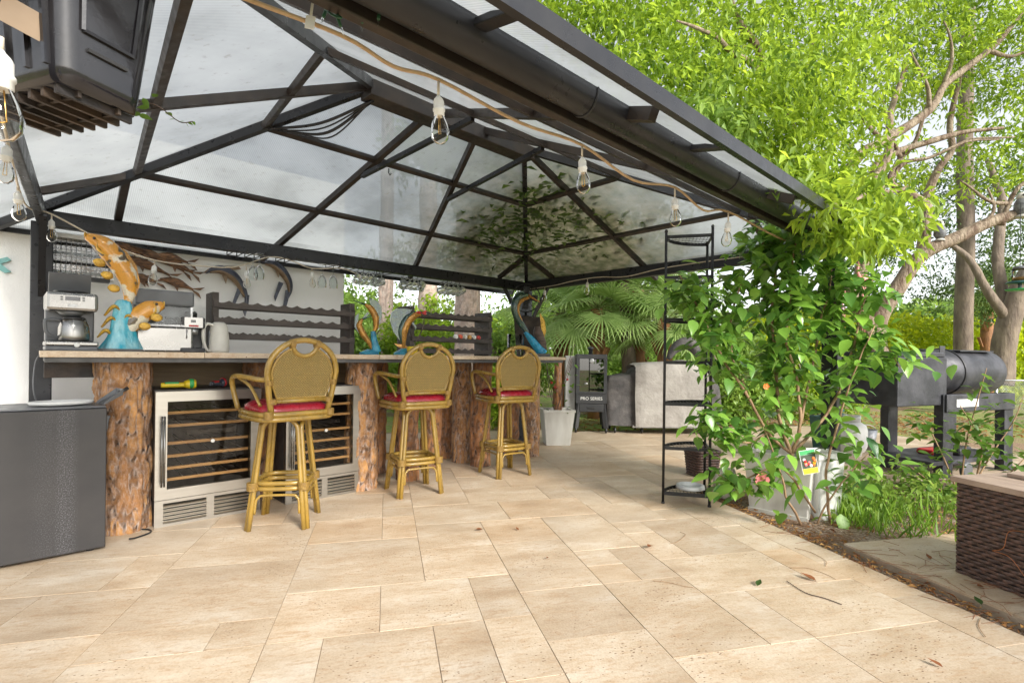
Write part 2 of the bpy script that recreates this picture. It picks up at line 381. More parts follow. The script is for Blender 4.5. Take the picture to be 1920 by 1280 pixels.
A0 = 2.44 - 60*U                              # so that a joint falls on the patio edge
def ok(i, j, w_, d_):
    for a in range(i, i+w_):
        for b in range(j, j+d_):
            if (a, b) in occ or not region(A0+(a+.5)*U, (b+.5)*U): return False
    return True
for j in range(ib0, ib1):
    for i in range(0, 90):
        if (i, j) in occ or not region(A0+(i+.5)*U, (j+.5)*U): continue
        ch = [(s, k) for s, k in zip(sizes, wts) if ok(i, j, *s)]
        if not ch: continue
        s = tr.choices([c[0] for c in ch], [c[1] for c in ch])[0]
        for a in range(i, i+s[0]):
            for b in range(j, j+s[1]): occ.add((a, b))
        tiles.append((s, A0+(i+s[0]/2)*U, (j+s[1]/2)*U))
def seen(p, m=1.06): return p.y > .55 and abs(p.x/p.y) < m
def vis_area(t):
    p = Pv(t[1], t[2]); return (t[0][0]*t[0][1])/(p.y**3) if seen(p, 1.1) else -p.length
tiles.sort(key=vis_area, reverse=True)
rest = MB()
for k, (s, a, b) in enumerate(tiles):
    p = Pv(a, b, tr.uniform(-.0012, .0012))
    if k < 298:
        if s not in tm: tm[s] = tile_mesh(*s)
        o = bpy.data.objects.new('tile', tm[s]); col.objects.link(o); o.parent = patio
        o.location = p; o.rotation_euler = (tr.uniform(-.0012,.0012), tr.uniform(-.0012,.0012), PH)
    else:
        x, y = s[0]*U/2-.0016, s[1]*U/2-.0016
        pav_sheet(rest, a-x, a+x, b-y, b+y, -.03, p.z)
o = obj('paving_stones', rest, M['trav'], patio); o['kind'] = 'stuff'
# raised slab on the right, where the wicker box stands
slab = MB(); pav_sheet(slab, 2.56, 5.4, -1.2, 2.40, -.08, .012)
slabo = obj('side_slab', slab, M['mortar']); slabo['kind'] = 'structure'; slabo['label'] = 'narrow travertine slab beside the planting strip'
for (a0, a1, b0, b1) in [(2.56,3.17,1.99,2.40),(3.17,3.78,1.79,2.40),(2.56,3.17,1.58,1.99),(2.56,2.97,.97,1.58),(2.97,3.78,1.18,1.58),(2.56,3.17,.36,.97),(3.78,4.6,1.6,2.40),(3.17,3.78,.4,1.18),(2.56,3.4,-.4,.36)]:
    mb = MB(); pav_sheet(mb, a0+.002, a1-.002, b0+.002, b1-.002, -.02, .022); obj('tile', mb, M['trav'], slabo)
# planting bed soil
def soilmat():
    m, nt, b, out = newmat('soil'); vec = coords(nt, rand=False)
    n1 = nz(nt, vec, 4); n2 = nz(nt, vec, 55, 8)
    c = ramp(nt, n2, [(.28, (.06,.035,.02)), (.45, (.20,.13,.08)), (.58, (.36,.28,.21)), (.75, (.50,.44,.38))])
    c = mixc(nt, ramp(nt, n1, [(.45, (0,0,0)), (.6, (.7,.7,.7))]), c, (.16,.075,.03))
    nt.links.new(c, b.inputs['Base Color']); b.inputs['Roughness'].default_value = .95; bumpn(nt, b, n2, 1, .02); return m
v = []; f = []; nx, ny = 50, 40
for j in range(ny+1):
    for i in range(nx+1):
        a = lerp(2.447, 6.5, i/nx); b = lerp(-1.2, 3.745, j/ny)
        z = -.028 + .018*noise.noise(Vector((a*3, b*3, 0))) + .012*noise.noise(Vector((a*11, b*11, 3)))
        if a < 2.56: z = min(z, -.02)
        v.append(Pv(a, b, z))
for j in range(ny):
    for i in range(nx): a = j*(nx+1)+i; f.append((a, a+1, a+nx+2, a+nx+1))
so = obj('planting_bed', MB().add(v, f, True), soilmat()); so['kind'] = 'structure'

# ================================================= WHITE HOUSE WALL
wall = tag(obj('house_wall', MB().box(-11, -2.2, .36, .62, -.05, 2.75), M['wall'], bev=.01), 'white stucco house wall behind the bar', 'wall')
wall.location = G(0, 0); wall.rotation_euler = (0, 0, TH)

# ================================================= GAZEBO
gz = thing('gazebo', 'dark metal hip-roofed gazebo with translucent ribbed panels over the bar', 'gazebo', G(0, 0), TH)
V = Vector
RL, RR, FR, FL = V((-4.43,0,2.0)), V((0,0,2.0)), V((0,-3.34,2.0)), V((-4.63,-3.34,2.0))
r0, r1 = V((-2.98,-1.70,2.69)), V((-1.68,-1.67,2.69))
def panelmat():
    m, nt, b, out = newmat('twinwall_polycarbonate'); nt.nodes.remove(b)
    at_ = nt.nodes.new('ShaderNodeAttribute'); at_.attribute_name = 'rib'
    sn = nt.nodes.new('ShaderNodeMath'); sn.operation = 'SINE'; mu = nt.nodes.new('ShaderNodeMath'); mu.operation = 'MULTIPLY'; mu.inputs[1].default_value = 2*PI/.011
    nt.links.new(at_.outputs['Fac'], mu.inputs[0]); nt.links.new(mu.outputs[0], sn.inputs[0])
    vec = coords(nt)
    d1 = nz(nt, vec, 1.7, 6); d2 = nz(nt, coords(nt, (1, 1, 1)), 26, 6)
    dirt_and_shade = ramp(nt, d1, [(.30, (.52,.545,.56)), (.5, (.44,.465,.48)), (.68, (.31,.33,.335))])
    dirt_and_shade = mixc(nt, ramp(nt, d2, [(.6, (0,0,0)), (.75, (.5,.5,.5))]), dirt_and_shade, (.28,.27,.23))
    lines = ramp(nt, sn.outputs[0], [(.0, (.86,.86,.86)), (.6, (1,1,1))])
    # shade of the overhanging trees, painted into the panel colour at the garden corner
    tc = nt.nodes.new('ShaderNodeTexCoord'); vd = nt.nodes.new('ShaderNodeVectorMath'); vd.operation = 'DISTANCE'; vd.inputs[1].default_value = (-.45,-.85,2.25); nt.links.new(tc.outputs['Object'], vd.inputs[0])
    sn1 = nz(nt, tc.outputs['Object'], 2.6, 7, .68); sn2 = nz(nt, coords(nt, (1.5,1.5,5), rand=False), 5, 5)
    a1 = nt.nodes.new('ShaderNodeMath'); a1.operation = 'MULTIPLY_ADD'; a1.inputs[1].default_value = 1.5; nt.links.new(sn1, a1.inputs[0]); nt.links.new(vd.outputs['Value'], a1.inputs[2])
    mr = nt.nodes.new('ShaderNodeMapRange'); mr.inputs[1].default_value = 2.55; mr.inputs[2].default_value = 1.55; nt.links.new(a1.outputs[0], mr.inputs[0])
    painted_shade = ramp(nt, sn2, [(.3, (.075,.085,.045)), (.5, (.17,.16,.10)), (.68, (.27,.235,.17))])
    dirt_and_shade = mixc(nt, mr.outputs[0], dirt_and_shade, painted_shade)
    c = mixc(nt, 1.0, dirt_and_shade, lines, 'MULTIPLY')
    tl = nt.nodes.new('ShaderNodeBsdfTranslucent'); nt.links.new(c, tl.inputs[0])
    rf = nt.nodes.new('ShaderNodeBsdfRefraction'); rf.inputs['IOR'].default_value = 1.0; rf.inputs['Roughness'].default_value = .55; nt.links.new(c, rf.inputs[0])
    df = nt.nodes.new('ShaderNodeBsdfDiffuse'); nt.links.new(c, df.inputs[0])
    gl = nt.nodes.new('ShaderNodeBsdfGlossy'); gl.inputs['Roughness'].default_value = .22
    tp = nt.nodes.new('ShaderNodeBsdfTransparent'); nt.links.new(c, tp.inputs[0])
    bm = nt.nodes.new('ShaderNodeBump'); bm.inputs['Strength'].default_value = .25; bm.inputs['Distance'].default_value = .002; nt.links.new(sn.outputs[0], bm.inputs['Height'])
    for x in (gl, df): nt.links.new(bm.outputs[0], x.inputs['Normal'])
    def mx(fac, a, b_):
        q = nt.nodes.new('ShaderNodeMixShader'); q.inputs[0].default_value = fac; nt.links.new(a, q.inputs[1]); nt.links.new(b_, q.inputs[2]); return q.outputs[0]
    s = mx(.22, tl.outputs[0], rf.outputs[0]); s = mx(.07, s, tp.outputs[0]); s = mx(.16, s, df.outputs[0])
    lw = nt.nodes.new('ShaderNodeLayerWeight'); lw.inputs[0].default_value = .25
    q = nt.nodes.new('ShaderNodeMixShader'); nt.links.new(lw.outputs['Fresnel'], q.inputs[0]); nt.links.new(s, q.inputs[1]); nt.links.new(gl.outputs[0], q.inputs[2])
    nt.links.new(q.outputs[0], out.inputs[0]); return m
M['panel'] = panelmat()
def onpl(A, B, rA, rB, t, s):                 # point on a roof plane: t up the slope, s across
    return lerp(lerp(A, B, s), lerp(rA, rB, s), t)
LV = [-.19, 0, .686, 1.0]; T1, T2 = .30, .686
def part(name, mb, m, bev=0, par=gz): return obj(name, mb, m, par, bev)
planes = {'rear': (RL, RR, r0, r1, [.335, .64]), 'front': (FR, FL, r1, r0, [.36, .62]), 'right': (RR, FR, r1, r1, [.5]), 'left': (FL, RL, r0, r0, [.5])}
UPV = V((0,0,1))
def addpanel(poly, d_slope):
    me = bpy.data.meshes.new('roof_panel'); me.from_pydata([tuple(p) for p in poly], [], [tuple(range(len(poly)))]); me.update()
    a = me.attributes.new('rib', 'FLOAT', 'POINT'); a.data.foreach_set('value', [p.dot(d_slope) for p in poly])
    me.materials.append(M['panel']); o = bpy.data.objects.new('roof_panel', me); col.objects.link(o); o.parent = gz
for nm, (A, B, rA, rB, ss) in planes.items():
    ev = (B-A).normalized()
    S_ = [0]+ss+[1]
    for k in range(len(LV)-1):
        for q in range(len(S_)-1):
            t0, t1 = LV[k], LV[k+1]
            if nm == 'right' and t0 < 0: t0 = -.035
            poly = [onpl(A,B,rA,rB,t0,S_[q]), onpl(A,B,rA,rB,t0,S_[q+1]), onpl(A,B,rA,rB,t1,S_[q+1]), onpl(A,B,rA,rB,t1,S_[q])]
            if (poly[2]-poly[3]).length < 1e-4: poly = poly[:3]
            addpanel([V((min(p.x,.06),p.y,p.z+.03)) for p in poly], ev)
    # rafters, purlins, short jack rafters at the corners
    nrm = (B-A).cross(rA-A).normalized()
    for s in ss: part('rafter', MB().bar(onpl(A,B,rA,rB,-.15,s), onpl(A,B,rA,rB,.99,s), .036, .045, nrm), M['rustframe'])
    for t, wd in ((T1, .038), (T2, .038)):
        part('purlin', MB().bar(onpl(A,B,rA,rB,t,0)+nrm*.004, onpl(A,B,rA,rB,t,1)+nrm*.004, wd, .03, nrm), M['rustframe'])
    ln = (B-A).length
    for s, sg in ((0, 1), (1, -1)):
        c_ = onpl(A,B,rA,rB,T1-.03,s); h_ = onpl(A,B,rA,rB,0,s)
        foot = h_ + (B-A).normalized()*sg*((c_-h_).dot((B-A).normalized())*sg)
        part('jack_rafter', MB().bar(c_, lerp(foot, c_, .0), .045, .04, nrm), M['rustframe'])
    fa, fb = onpl(A,B,rA,rB,-.195 if nm != 'right' else -.038,0)+V((0,0,.03)), onpl(A,B,rA,rB,-.195 if nm != 'right' else -.038,1)+V((0,0,.03))
    fa.x, fb.x = min(fa.x,.065), min(fb.x,.065); part('fascia', MB().bar(fa, fb, .025, .055), M['frame'])
# hips, ridge, ties
for A, r_ in ((RL, r0), (RR, r1), (FR, r1), (FL, r0)):
    part('hip_rafter', MB().bar(lerp(A, r_, -.18 if A.x < -1 else -.03)+V((0,0,.0)), lerp(A, r_, .99), .04, .06), M['frame'])
part('ridge_beam', MB().bar(r0-V((.05,0,.03)), r1+V((.05,0,-.03)), .13, .12), M['rustframe'], .006)
for sr, sf in ((.335, .62), (.64, .36)):
    part('tie_bar', MB().bar(onpl(RL,RR,r0,r1,.60,sr)-V((0,0,.03)), onpl(FR,FL,r1,r0,.70,sf)-V((0,0,.03)), .03, .03), M['frame'])
# beams
def beam(a, b, z0=1.88, z1=1.985, wd=.075):
    a, b = V((a.x, a.y, (z0+z1)/2)), V((b.x, b.y, (z0+z1)/2)); return MB().bar(a, b, wd, z1-z0)
for a, b, wd in ((RL, RR, .075), (RR, FR, .075), (FL, RL, .045)): part('beam', beam(a, b, 1.88, 1.985, wd), M['frame'], .006)
part('beam', beam(FR+V((0,-.01,0)), FL+V((0,-.01,0)), 1.89, 1.97, .034), M['rustframe'], .004)
for c_ in (RL, RR, FR, FL):
    z0 = 0
    p = part('post', MB().box(c_.x-.055, c_.x+.055, c_.y-.055, c_.y+.055, z0, 1.9), M['frame'], .006)
    obj('base_plate', MB().box(c_.x-.09, c_.x+.09, c_.y-.09, c_.y+.09, .001, .012), M['frame'], p)
    for dx, dy in ((1 if c_.x < -2 else -1, 0), (0, -1 if c_.y > -1 else 1)):
        if (c_ is FL) or (c_ is RL and dx) or (c_ is FR and dx): continue
        part('knee_brace', MB().bar(V((c_.x+dx*.04, c_.y+dy*.04, 1.42)), V((c_.x+dx*.36, c_.y+dy*.36, 1.885)), .03, .035, (dy, dx, 0)), M['frame'])
# half-round gutter along the open side with strap brackets out to the fascia
ga, gb = FR + V((.05,-.085,-.035)), FL + V((-.15,-.085,-.035))
n = 14; v = []; f = []
for p in (ga, gb):
    for k in range(n+1):
        a = PI*k/n; v.append(p + V((0, -math.cos(a)*.058, -math.sin(a)*.075)))
    for k in range(n, -1, -1):
        a = PI*k/n; v.append(p + V((0, -math.cos(a)*.054, -math.sin(a)*.071)))
q = 2*(n+1)
for k in range(q): f.append((k, (k+1) % q, q+(k+1) % q, q+k))
part('gutter', MB().add(v, f, True), M['frame'])
for x in (-1.55, -2.45, -3.6):
    a = V((x, -3.45, 1.955)); part('gutter_bracket', MB().bar(a, a+V((0,-.205,-.045)), .045, .022), M['frame'], .003)
for x in (-.9, -2.0, -3.1):
    pts = [ga*0 + V((x, -3.425-math.cos(PI*k/12)*.06, 1.965-math.sin(PI*k/12)*.077)) for k in range(13)]
    part('gutter_strap', MB().tube(pts, .004, 5), M['blk'])
# cables and shade cloth slung under the roof
for k in range(4):
    a = r0 + V((.0, .02*k, -.09)); b = lerp(RL, r0, .70)+V((.05*k,-.02*k,-.03)); mid = (a+b)/2 - V((0,0,.05+.02*k))
    part('sling_cord', MB().tube(spline([a, mid, b], 8), .005 if k % 2 else .009, 5), M['frame'])
part('hook', MB().tube([V((-2.62,-1.25,2.40)), V((-2.62,-1.25,2.37)), V((-2.61,-1.25,2.355)), V((-2.60,-1.25,2.37))], .004, 5), M['blk'])
# fallen leaves lying on the panels at the garden corner
k = 520; Pl = []; 
for _ in range(k):
    if rnd.random() < .5: p = onpl(RL, RR, r0, r1, rnd.uniform(.05,.7), rnd.uniform(.72,.99))
    else: p = onpl(RR, FR, r1, r1, rnd.uniform(.05,.9), rnd.uniform(.02,.75))
    Pl.append(tuple(p + V((0,0,.045))))
Pl = np.array(Pl); base = Pl[nrs.randint(0, 60, k)] + nrs.normal(size=(k,3))*np.array([.10,.10,0]); 
lf = leafcloud('fallen_leaves', Pl*.35+base*.65, rdir(k)*np.array([1,1,.1]), np.tile([0,0,1.0],(k,1)), .06+.09*nrs.rand(k), .03+.035*nrs.rand(k), nrs.rand(k), M['leaf_dark'])
lf.location = G(0,0); lf.rotation_euler = (0,0,TH); tag(lf, 'fallen leaves lying on the gazebo roof panels', 'leaves', kind='stuff')
# ================================================= BAR COUNTER
def barkmesh(name, h, r_bot, r_top, na, nh, sx=7.0, sz=3.2, amp=.012, seed=0, wob=.02):
    v = []; f = []; cl = []
    for j in range(nh+1):
        z = h*j/nh; rr = lerp(r_bot, r_top, j/nh)
        ox = wob*noise.noise(V((z*1.3, seed, 0))); oy = wob*noise.noise(V((z*1.3, seed+9, 0)))
        for k in range(na):
            a = 2*PI*k/na; ca, sa = math.cos(a), math.sin(a)
            q = V((ca*rr*sx*2.2, sa*rr*sx*2.2, z*sz + seed*3.1))
            q += V((noise.noise(q*1.7), noise.noise(q*1.7+V((5,5,5))), noise.noise(q*1.3+V((9,1,4)))))*.62
            dist, pts = noise.voronoi(q)
            e = min(1, (dist[1]-dist[0])*2.2); e = e*e*(3-2*e)
            fine = noise.fractal(q*4, 1.0, 2.0, 3)
            rr2 = rr*(1+.04*noise.noise(V((ca*1.3, sa*1.3, z*.8+seed)))) + amp*(e-.6) + amp*.35*fine
            v.append((ca*rr2+ox, sa*rr2+oy, z)); cl.append((e + .12*fine, noise.cell(pts[0]*3.7)*.5+.5, 0, 1))
    for j in range(nh):
        for k in range(na): k2 = (k+1) % na; f.append((j*na+k, j*na+k2, (j+1)*na+k2, (j+1)*na+k))
    mb = MB().add(v, f, True); mb.f.append(tuple(nh*na+k for k in range(na))); mb.sm.append(False)
    me = mb.mesh(name); a = me.color_attributes.new('bark', 'FLOAT_COLOR', 'POINT')
    a.data.foreach_set('color', [x for c in cl for x in c]); return me
bar = thing('bar_counter', 'long bar counter of stone slabs standing on bark-covered log posts', 'bar', G(0, 0), TH)
BZ = CH
xs = [-4.44, -3.69, -3.1, -2.5, -1.9, -1.29, -.70, -.30]
for i in range(len(xs)-1):
    obj('stone_slab', MB().box(xs[i]+.001, xs[i+1]-.001, -.93+rnd.uniform(-.004,.004), -.14, BZ-.032+rnd.uniform(-.003,.0), BZ), M['trav'], bar, .002)
obj('underlay_board', MB().box(-4.42, -.33, -.915, -.15, BZ-.062, BZ-.036), M['slabdark'], bar, .002)
logs = [(-4.06, -.665, .148, .142, 'bark', 96, 150), (-2.53, -.70, .128, .122, 'bark', 80, 120), (-2.09, -.69, .10, .10, 'barkred', 56, 90), (-1.66,-.40,.10,.10,'barkred',48,70),
        (-1.29, -.12, .09, .09, 'barkred', 44, 70), (-1.285, -.40, .095, .095, 'bark', 48, 80), (-1.25, -.665, .10, .095, 'barkred', 52, 80), (-.55, -.33, .10, .10, 'barkred', 44, 70), (-.52, -.635, .085, .085, 'bark', 52, 80),
        (-3.18, -.36, .13, .13, 'barkred', 56, 80), (-2.18, -.28, .10, .10, 'barkred', 44, 60), (-.95, -.30, .08, .085, 'barkred', 40, 60)]
for k, (x, y, rb, rt, mm, na, nh) in enumerate(logs):
    o = obj('log_post', barkmesh('log_post', BZ-.0625, rb, rt, na, nh, 7.5 if rb > .12 else 9, 4.2, .013 if rb > .12 else .010, k*7+3), M[mm], bar); o.location = (x, y, 0)
obj('charred_board', MB().box(-4.42, -4.19, -.62, -.58, BZ-.155, BZ-.063), M['dirtyblk'], bar, .004)
obj('back_board', MB().box(-3.9, -2.35, -.19, -.17, .62, BZ-.063), M['ply'], bar)
obj('top_rail', MB().box(-3.92, -2.33, -.215, -.191, .93, BZ-.063), M['ply'], bar, .003)
obj('back_panel', MB().box(-3.9, -2.35, -.165, -.15, .0, .62), M['offw'], bar)

# ================================================= WINE COOLERS
M['coolin'] = pmat('dark_brown_liner', (.06,.05,.045), .5)
def cooler(name, label, x0, wd, yf, rot=0):
    t = thing(name, label, 'wine cooler', G(x0, yf), TH+rot, 'wine coolers under the bar'); H = .835; D = .52
    b = MB(); b.box(0, .02, .045, D, .02, H-.02); b.box(wd-.02, wd, .045, D, .02, H-.02); b.box(0, wd, .045, D, H-.02, H); b.box(0, wd, .045, D, .0, .17); b.box(.02, wd-.02, D-.02, D, .17, H-.02)
    obj('cabinet', b, M['coolin'], t)
    fr = MB(); z0, z1, e = .165, H-.008, .062
    fr.box(0, e, 0, .04, z0, z1); fr.box(wd-e, wd, 0, .04, z0, z1); fr.box(e, wd-e, 0, .04, z0, z0+e); fr.box(e, wd-e, 0, .04, z1-e, z1)
    d = obj('door_frame', fr, M['steel'], t)
    obj('door_glass', MB().box(e-.004, wd-e+.004, .012, .018, z0+e-.004, z1-e+.004), M['doorglass'], d)
    h = MB()
    for dx in (.0, .014): h.tube([(.030+dx, -.028, .25), (.030+dx, -.028, .68)], .0055, 8)
    h.box(.024, .05, -.03, .0, .262, .276); h.box(.024, .05, -.03, .0, .655, .669); obj('handle', h, M['steelh'], d)
    for k, z in enumerate((.265, .335, .41, .49, .60, .68)):
        s = obj('shelf', MB().box(e, wd-e, .06, .076, z, z+.018), M['shelfwood'], t, .002)
        rk = MB()
        for q in range(6): x = lerp(e+.02, wd-e-.02, q/5); rk.tube([(x, .077, z+.008), (x, D-.03, z+.008)], .003, 5)
        obj('wire_rack', rk, M['chain'], s)
    obj('control_panel', MB().box(wd*.3, wd*.75, .06, .075, .545, .572), M['blkgloss'], t)
    obj('round_lock', MB().lathe([(.012, 0), (.012, .004), (.009, .006)], 16, Matrix.Translation((wd*.52, .0119, .50)) @ Matrix.Rotation(PI/2, 4, 'X')), M['white'], t)
    k = MB(); k.box(0, wd, 0, .012, .0, .018); k.box(0, wd, 0, .012, .142, .162); k.box(0, .045, 0, .012, .018, .142); k.box(wd-.045, wd, 0, .012, .018, .142); k.box(wd/2-.022, wd/2+.022, 0, .012, .018, .142)
    kick = obj('kick_plate', k, M['steel'], t)
    for xa, xb in ((.045, wd/2-.022), (wd/2+.022, wd-.045)):
        for q in range(5):
            z = .030+q*.0235
            obj('vent_slat', MB().box(xa, xb, -.008, .008, -.0075, .0075, Matrix.Translation((0, .008, z)) @ Matrix.Rotation(R(28), 4, 'X')), M['steel'], kick)
    return t
cooler('wine_cooler', 'stainless wine cooler next to the thick first log post, flashlights on top', -3.92, .60, -.80)
cooler('wine_cooler', 'stainless wine cooler between the first rattan stool and the second thick log', -3.15, .565, -.80)
# flashlights on the first cooler
def flashlight(name, label, p, m1, m2, L=.19, rot=0):
    t = thing(name, label, 'flashlight', G(*p), TH+rot)
    Mx = Matrix.Rotation(PI/2, 4, 'Y')
    obj('handle', MB().lathe([(.014,0),(.016,.01),(.016,L*.62),(.02,L*.66)], 14, Matrix.Translation((0,0,.026)) @ Mx), M[m1], t)
    obj('grip', MB().box(.02, L*.5, -.017, .017, .034, .045), M[m2], t, .003)
    obj('head', MB().lathe([(.02,L*.66),(.029,L*.78),(.030,L*.97),(.027,L)], 16, Matrix.Translation((0,0,.030)) @ Mx), M[m1], t)
    obj('lens_ring', MB().lathe([(.0305,L*.80),(.032,L*.84),(.032,L*.9),(.0305,L*.93)], 16, Matrix.Translation((0,0,.0325)) @ Mx), M[m2], t)
M['yel'] = pmat('yellow_plastic', (.68,.50,.02), .4); M['grn'] = pmat('green_plastic', (.04,.36,.10), .4); M['navy'] = pmat('navy_plastic', (.02,.03,.07), .35, 0, (.05,.05,.05))
M['red'] = pmat('red_plastic', (.5,.02,.02), .4)
flashlight('flashlight', 'yellow and green flashlight lying on the first wine cooler', (-3.88, -.70, .836), 'yel', 'grn')
flashlight('flashlight', 'short dark blue flashlight lying on the first wine cooler', (-3.60, -.68, .836), 'navy', 'red', .11, .5)

# ================================================= BLACK CABINET AT THE LEFT
def scuffed():
    m, nt, b, out = newmat('scuffed_black_panel'); vec = coords(nt, rand=False)
    base = ramp(nt, nz(nt, vec, 4), [(.3, (.020,.019,.020)), (.7, (.034,.031,.030))])
    sx = nt.nodes.new('ShaderNodeSeparateXYZ'); nt.links.new(vec, sx.inputs[0])
    # two vertical dusty bands
    def band(c, wd):
        a = nt.nodes.new('ShaderNodeMath'); a.operation = 'SUBTRACT'; a.inputs[1].default_value = c; nt.links.new(sx.outputs[0], a.inputs[0])
        a2 = nt.nodes.new('ShaderNodeMath'); a2.operation = 'ABSOLUTE'; nt.links.new(a.outputs[0], a2.inputs[0])
        a3 = nt.nodes.new('ShaderNodeMapRange'); a3.inputs[1].default_value = wd; a3.inputs[2].default_value = wd*.35; nt.links.new(a2.outputs[0], a3.inputs[0]); return a3.outputs[0]
    a, c = band(-.16, .05), band(-.22, .10)
    mxn = nt.nodes.new('ShaderNodeMath'); mxn.operation = 'MULTIPLY_ADD'; mxn.inputs[1].default_value = .5; nt.links.new(c, mxn.inputs[0]); nt.links.new(a, mxn.inputs[2])
    sp_ = ramp(nt, nz(nt, vec, 190, 6, .7), [(.50, (0,0,0)), (.72, (1,1,1))])
    k = mixc(nt, 1.0, sp_, mxn.outputs[0], 'MULTIPLY')
    k2 = mixc(nt, ramp(nt, nz(nt, vec, 260, 2, .8), [(.70, (0,0,0)), (.78, (.5,.5,.5))]), k, (.5,.5,.5))
    nt.links.new(mixc(nt, k2, base, (.17,.17,.185)), b.inputs['Base Color']); b.inputs['Roughness'].default_value = .45; return m
cab = thing('black_cabinet', 'scuffed black metal cabinet standing left of the first log post', 'cabinet', G(-4.17, -1.03), TH)
obj('body', MB().box(-.95, 0, 0, .44, .018, .765), scuffed(), cab, .004)
obj('top_panel', MB().box(-.95, -.002, .02, .43, .767, .775), M['greypl'], cab, .002)
obj('rear_housing', MB().box(.0005, .045, .25, .42, .56, .70), M['greypl'], cab, .004)
for x in (-.06, -.88): obj('foot', MB().lathe([(.018,0),(.02,.018)], 10, Matrix.Translation((x, .05, 0))), M['blk'], cab)
for x in (-.06, -.88): obj('foot', MB().lathe([(.018,0),(.02,.018)], 10, Matrix.Translation((x, .38, 0))), M['blk'], cab)
pl = tag(obj('plate', MB().lathe([(.06,0),(.13,.006),(.138,.016),(.132,.017),(.12,.010),(.0,.009)], 40), M['white']), 'white shallow plate on top of the black cabinet', 'plate')
pl.location = G(-4.35, -.86, .776); pl.scale = (1, .7, 1.4); pl.rotation_euler = (0,0,TH)
sc_ = thing('dustpan', 'grey plastic scoop leaning behind the black cabinet', 'scoop', G(-4.19, -.90, .776), TH+.2)
obj('pan', MB().add([(0,-.06,.0),(.09,-.05,.05),(.09,.05,.05),(0,.06,.0),(0,-.06,.012),(.09,-.055,.085),(.09,.055,.085),(0,.06,.012)], [(0,1,2,3),(0,4,5,1),(2,6,7,3),(1,5,6,2)]), M['greypl'], sc_)
obj('handle', MB().tube([(.085,0,.06),(.13,0,.085)], .010, 8), M['blk'], sc_)
cb = tag(obj('power_cord', MB().tube(spline([G(-4.06,-.98,.02), G(-4.02,-.93,.006), G(-3.95,-.88,.006), G(-3.96,-.80,.006), G(-4.1,-.70,.006)], 8), .005, 6), M['blk']), 'black power cord curling on the floor at the first log post', 'cord')
gc = tag(obj('power_cord', MB().tube(spline([G(-4.43,-.60,1.06), G(-4.455,-.72,1.0), G(-4.46,-.74,.85), G(-4.42,-.70,.70), G(-4.38,-.6,.6)], 8), .004, 6), M['greypl']), 'grey cord hanging from the bar end beside the post', 'cord')

# ================================================= RATTAN BAR STOOLS
def weave():
    m, nt, b, out = newmat('woven_cane'); vec = coords(nt, rand=False)
    def wav(st, sc_):
        n = nt.nodes.new('ShaderNodeTexWave'); n.inputs['Scale'].default_value = sc_; n.inputs['Distortion'].default_value = 1.2; n.inputs['Detail'].default_value = 2; n.inputs['Detail Scale'].default_value = 4
        mp = nt.nodes.new('ShaderNodeMapping'); mp.inputs['Rotation'].default_value = st; nt.links.new(vec, mp.inputs[0]); nt.links.new(mp.outputs[0], n.inputs[0]); return n.outputs['Fac']
    a, c = wav((0, R(45), 0), 28), wav((0, R(-45), 0), 28); d = wav((0, R(90), 0), 26)
    h = nt.nodes.new('ShaderNodeMath'); h.operation = 'MULTIPLY'; nt.links.new(a, h.inputs[0]); nt.links.new(c, h.inputs[1])
    h2 = nt.nodes.new('ShaderNodeMath'); h2.operation = 'MULTIPLY_ADD'; h2.inputs[1].default_value = .25; nt.links.new(d, h2.inputs[0]); nt.links.new(h.outputs[0], h2.inputs[2])
    cc = ramp(nt, h2.outputs[0], [(.08, (.13,.075,.012)), (.35, (.34,.22,.055)), (.75, (.50,.35,.10))])
    nt.links.new(mixc(nt, nz(nt, vec, 30), cc, (.20,.15,.05)), b.inputs['Base Color'])
    mixn = [l for l in nt.links if l.to_node == b][0].from_node; mixn.inputs[0].default_value = .3
    b.inputs['Roughness'].default_value = .5; bumpn(nt, b, h2.outputs[0], .8, .006); return m
M['weave'] = weave()
def arc(c, r, a0, a1, n, plane='xz', y=0):
    return [V((c[0]+r*math.cos(lerp(a0,a1,k/n)), y, c[1]+r*math.sin(lerp(a0,a1,k/n)))) for k in range(n+1)]
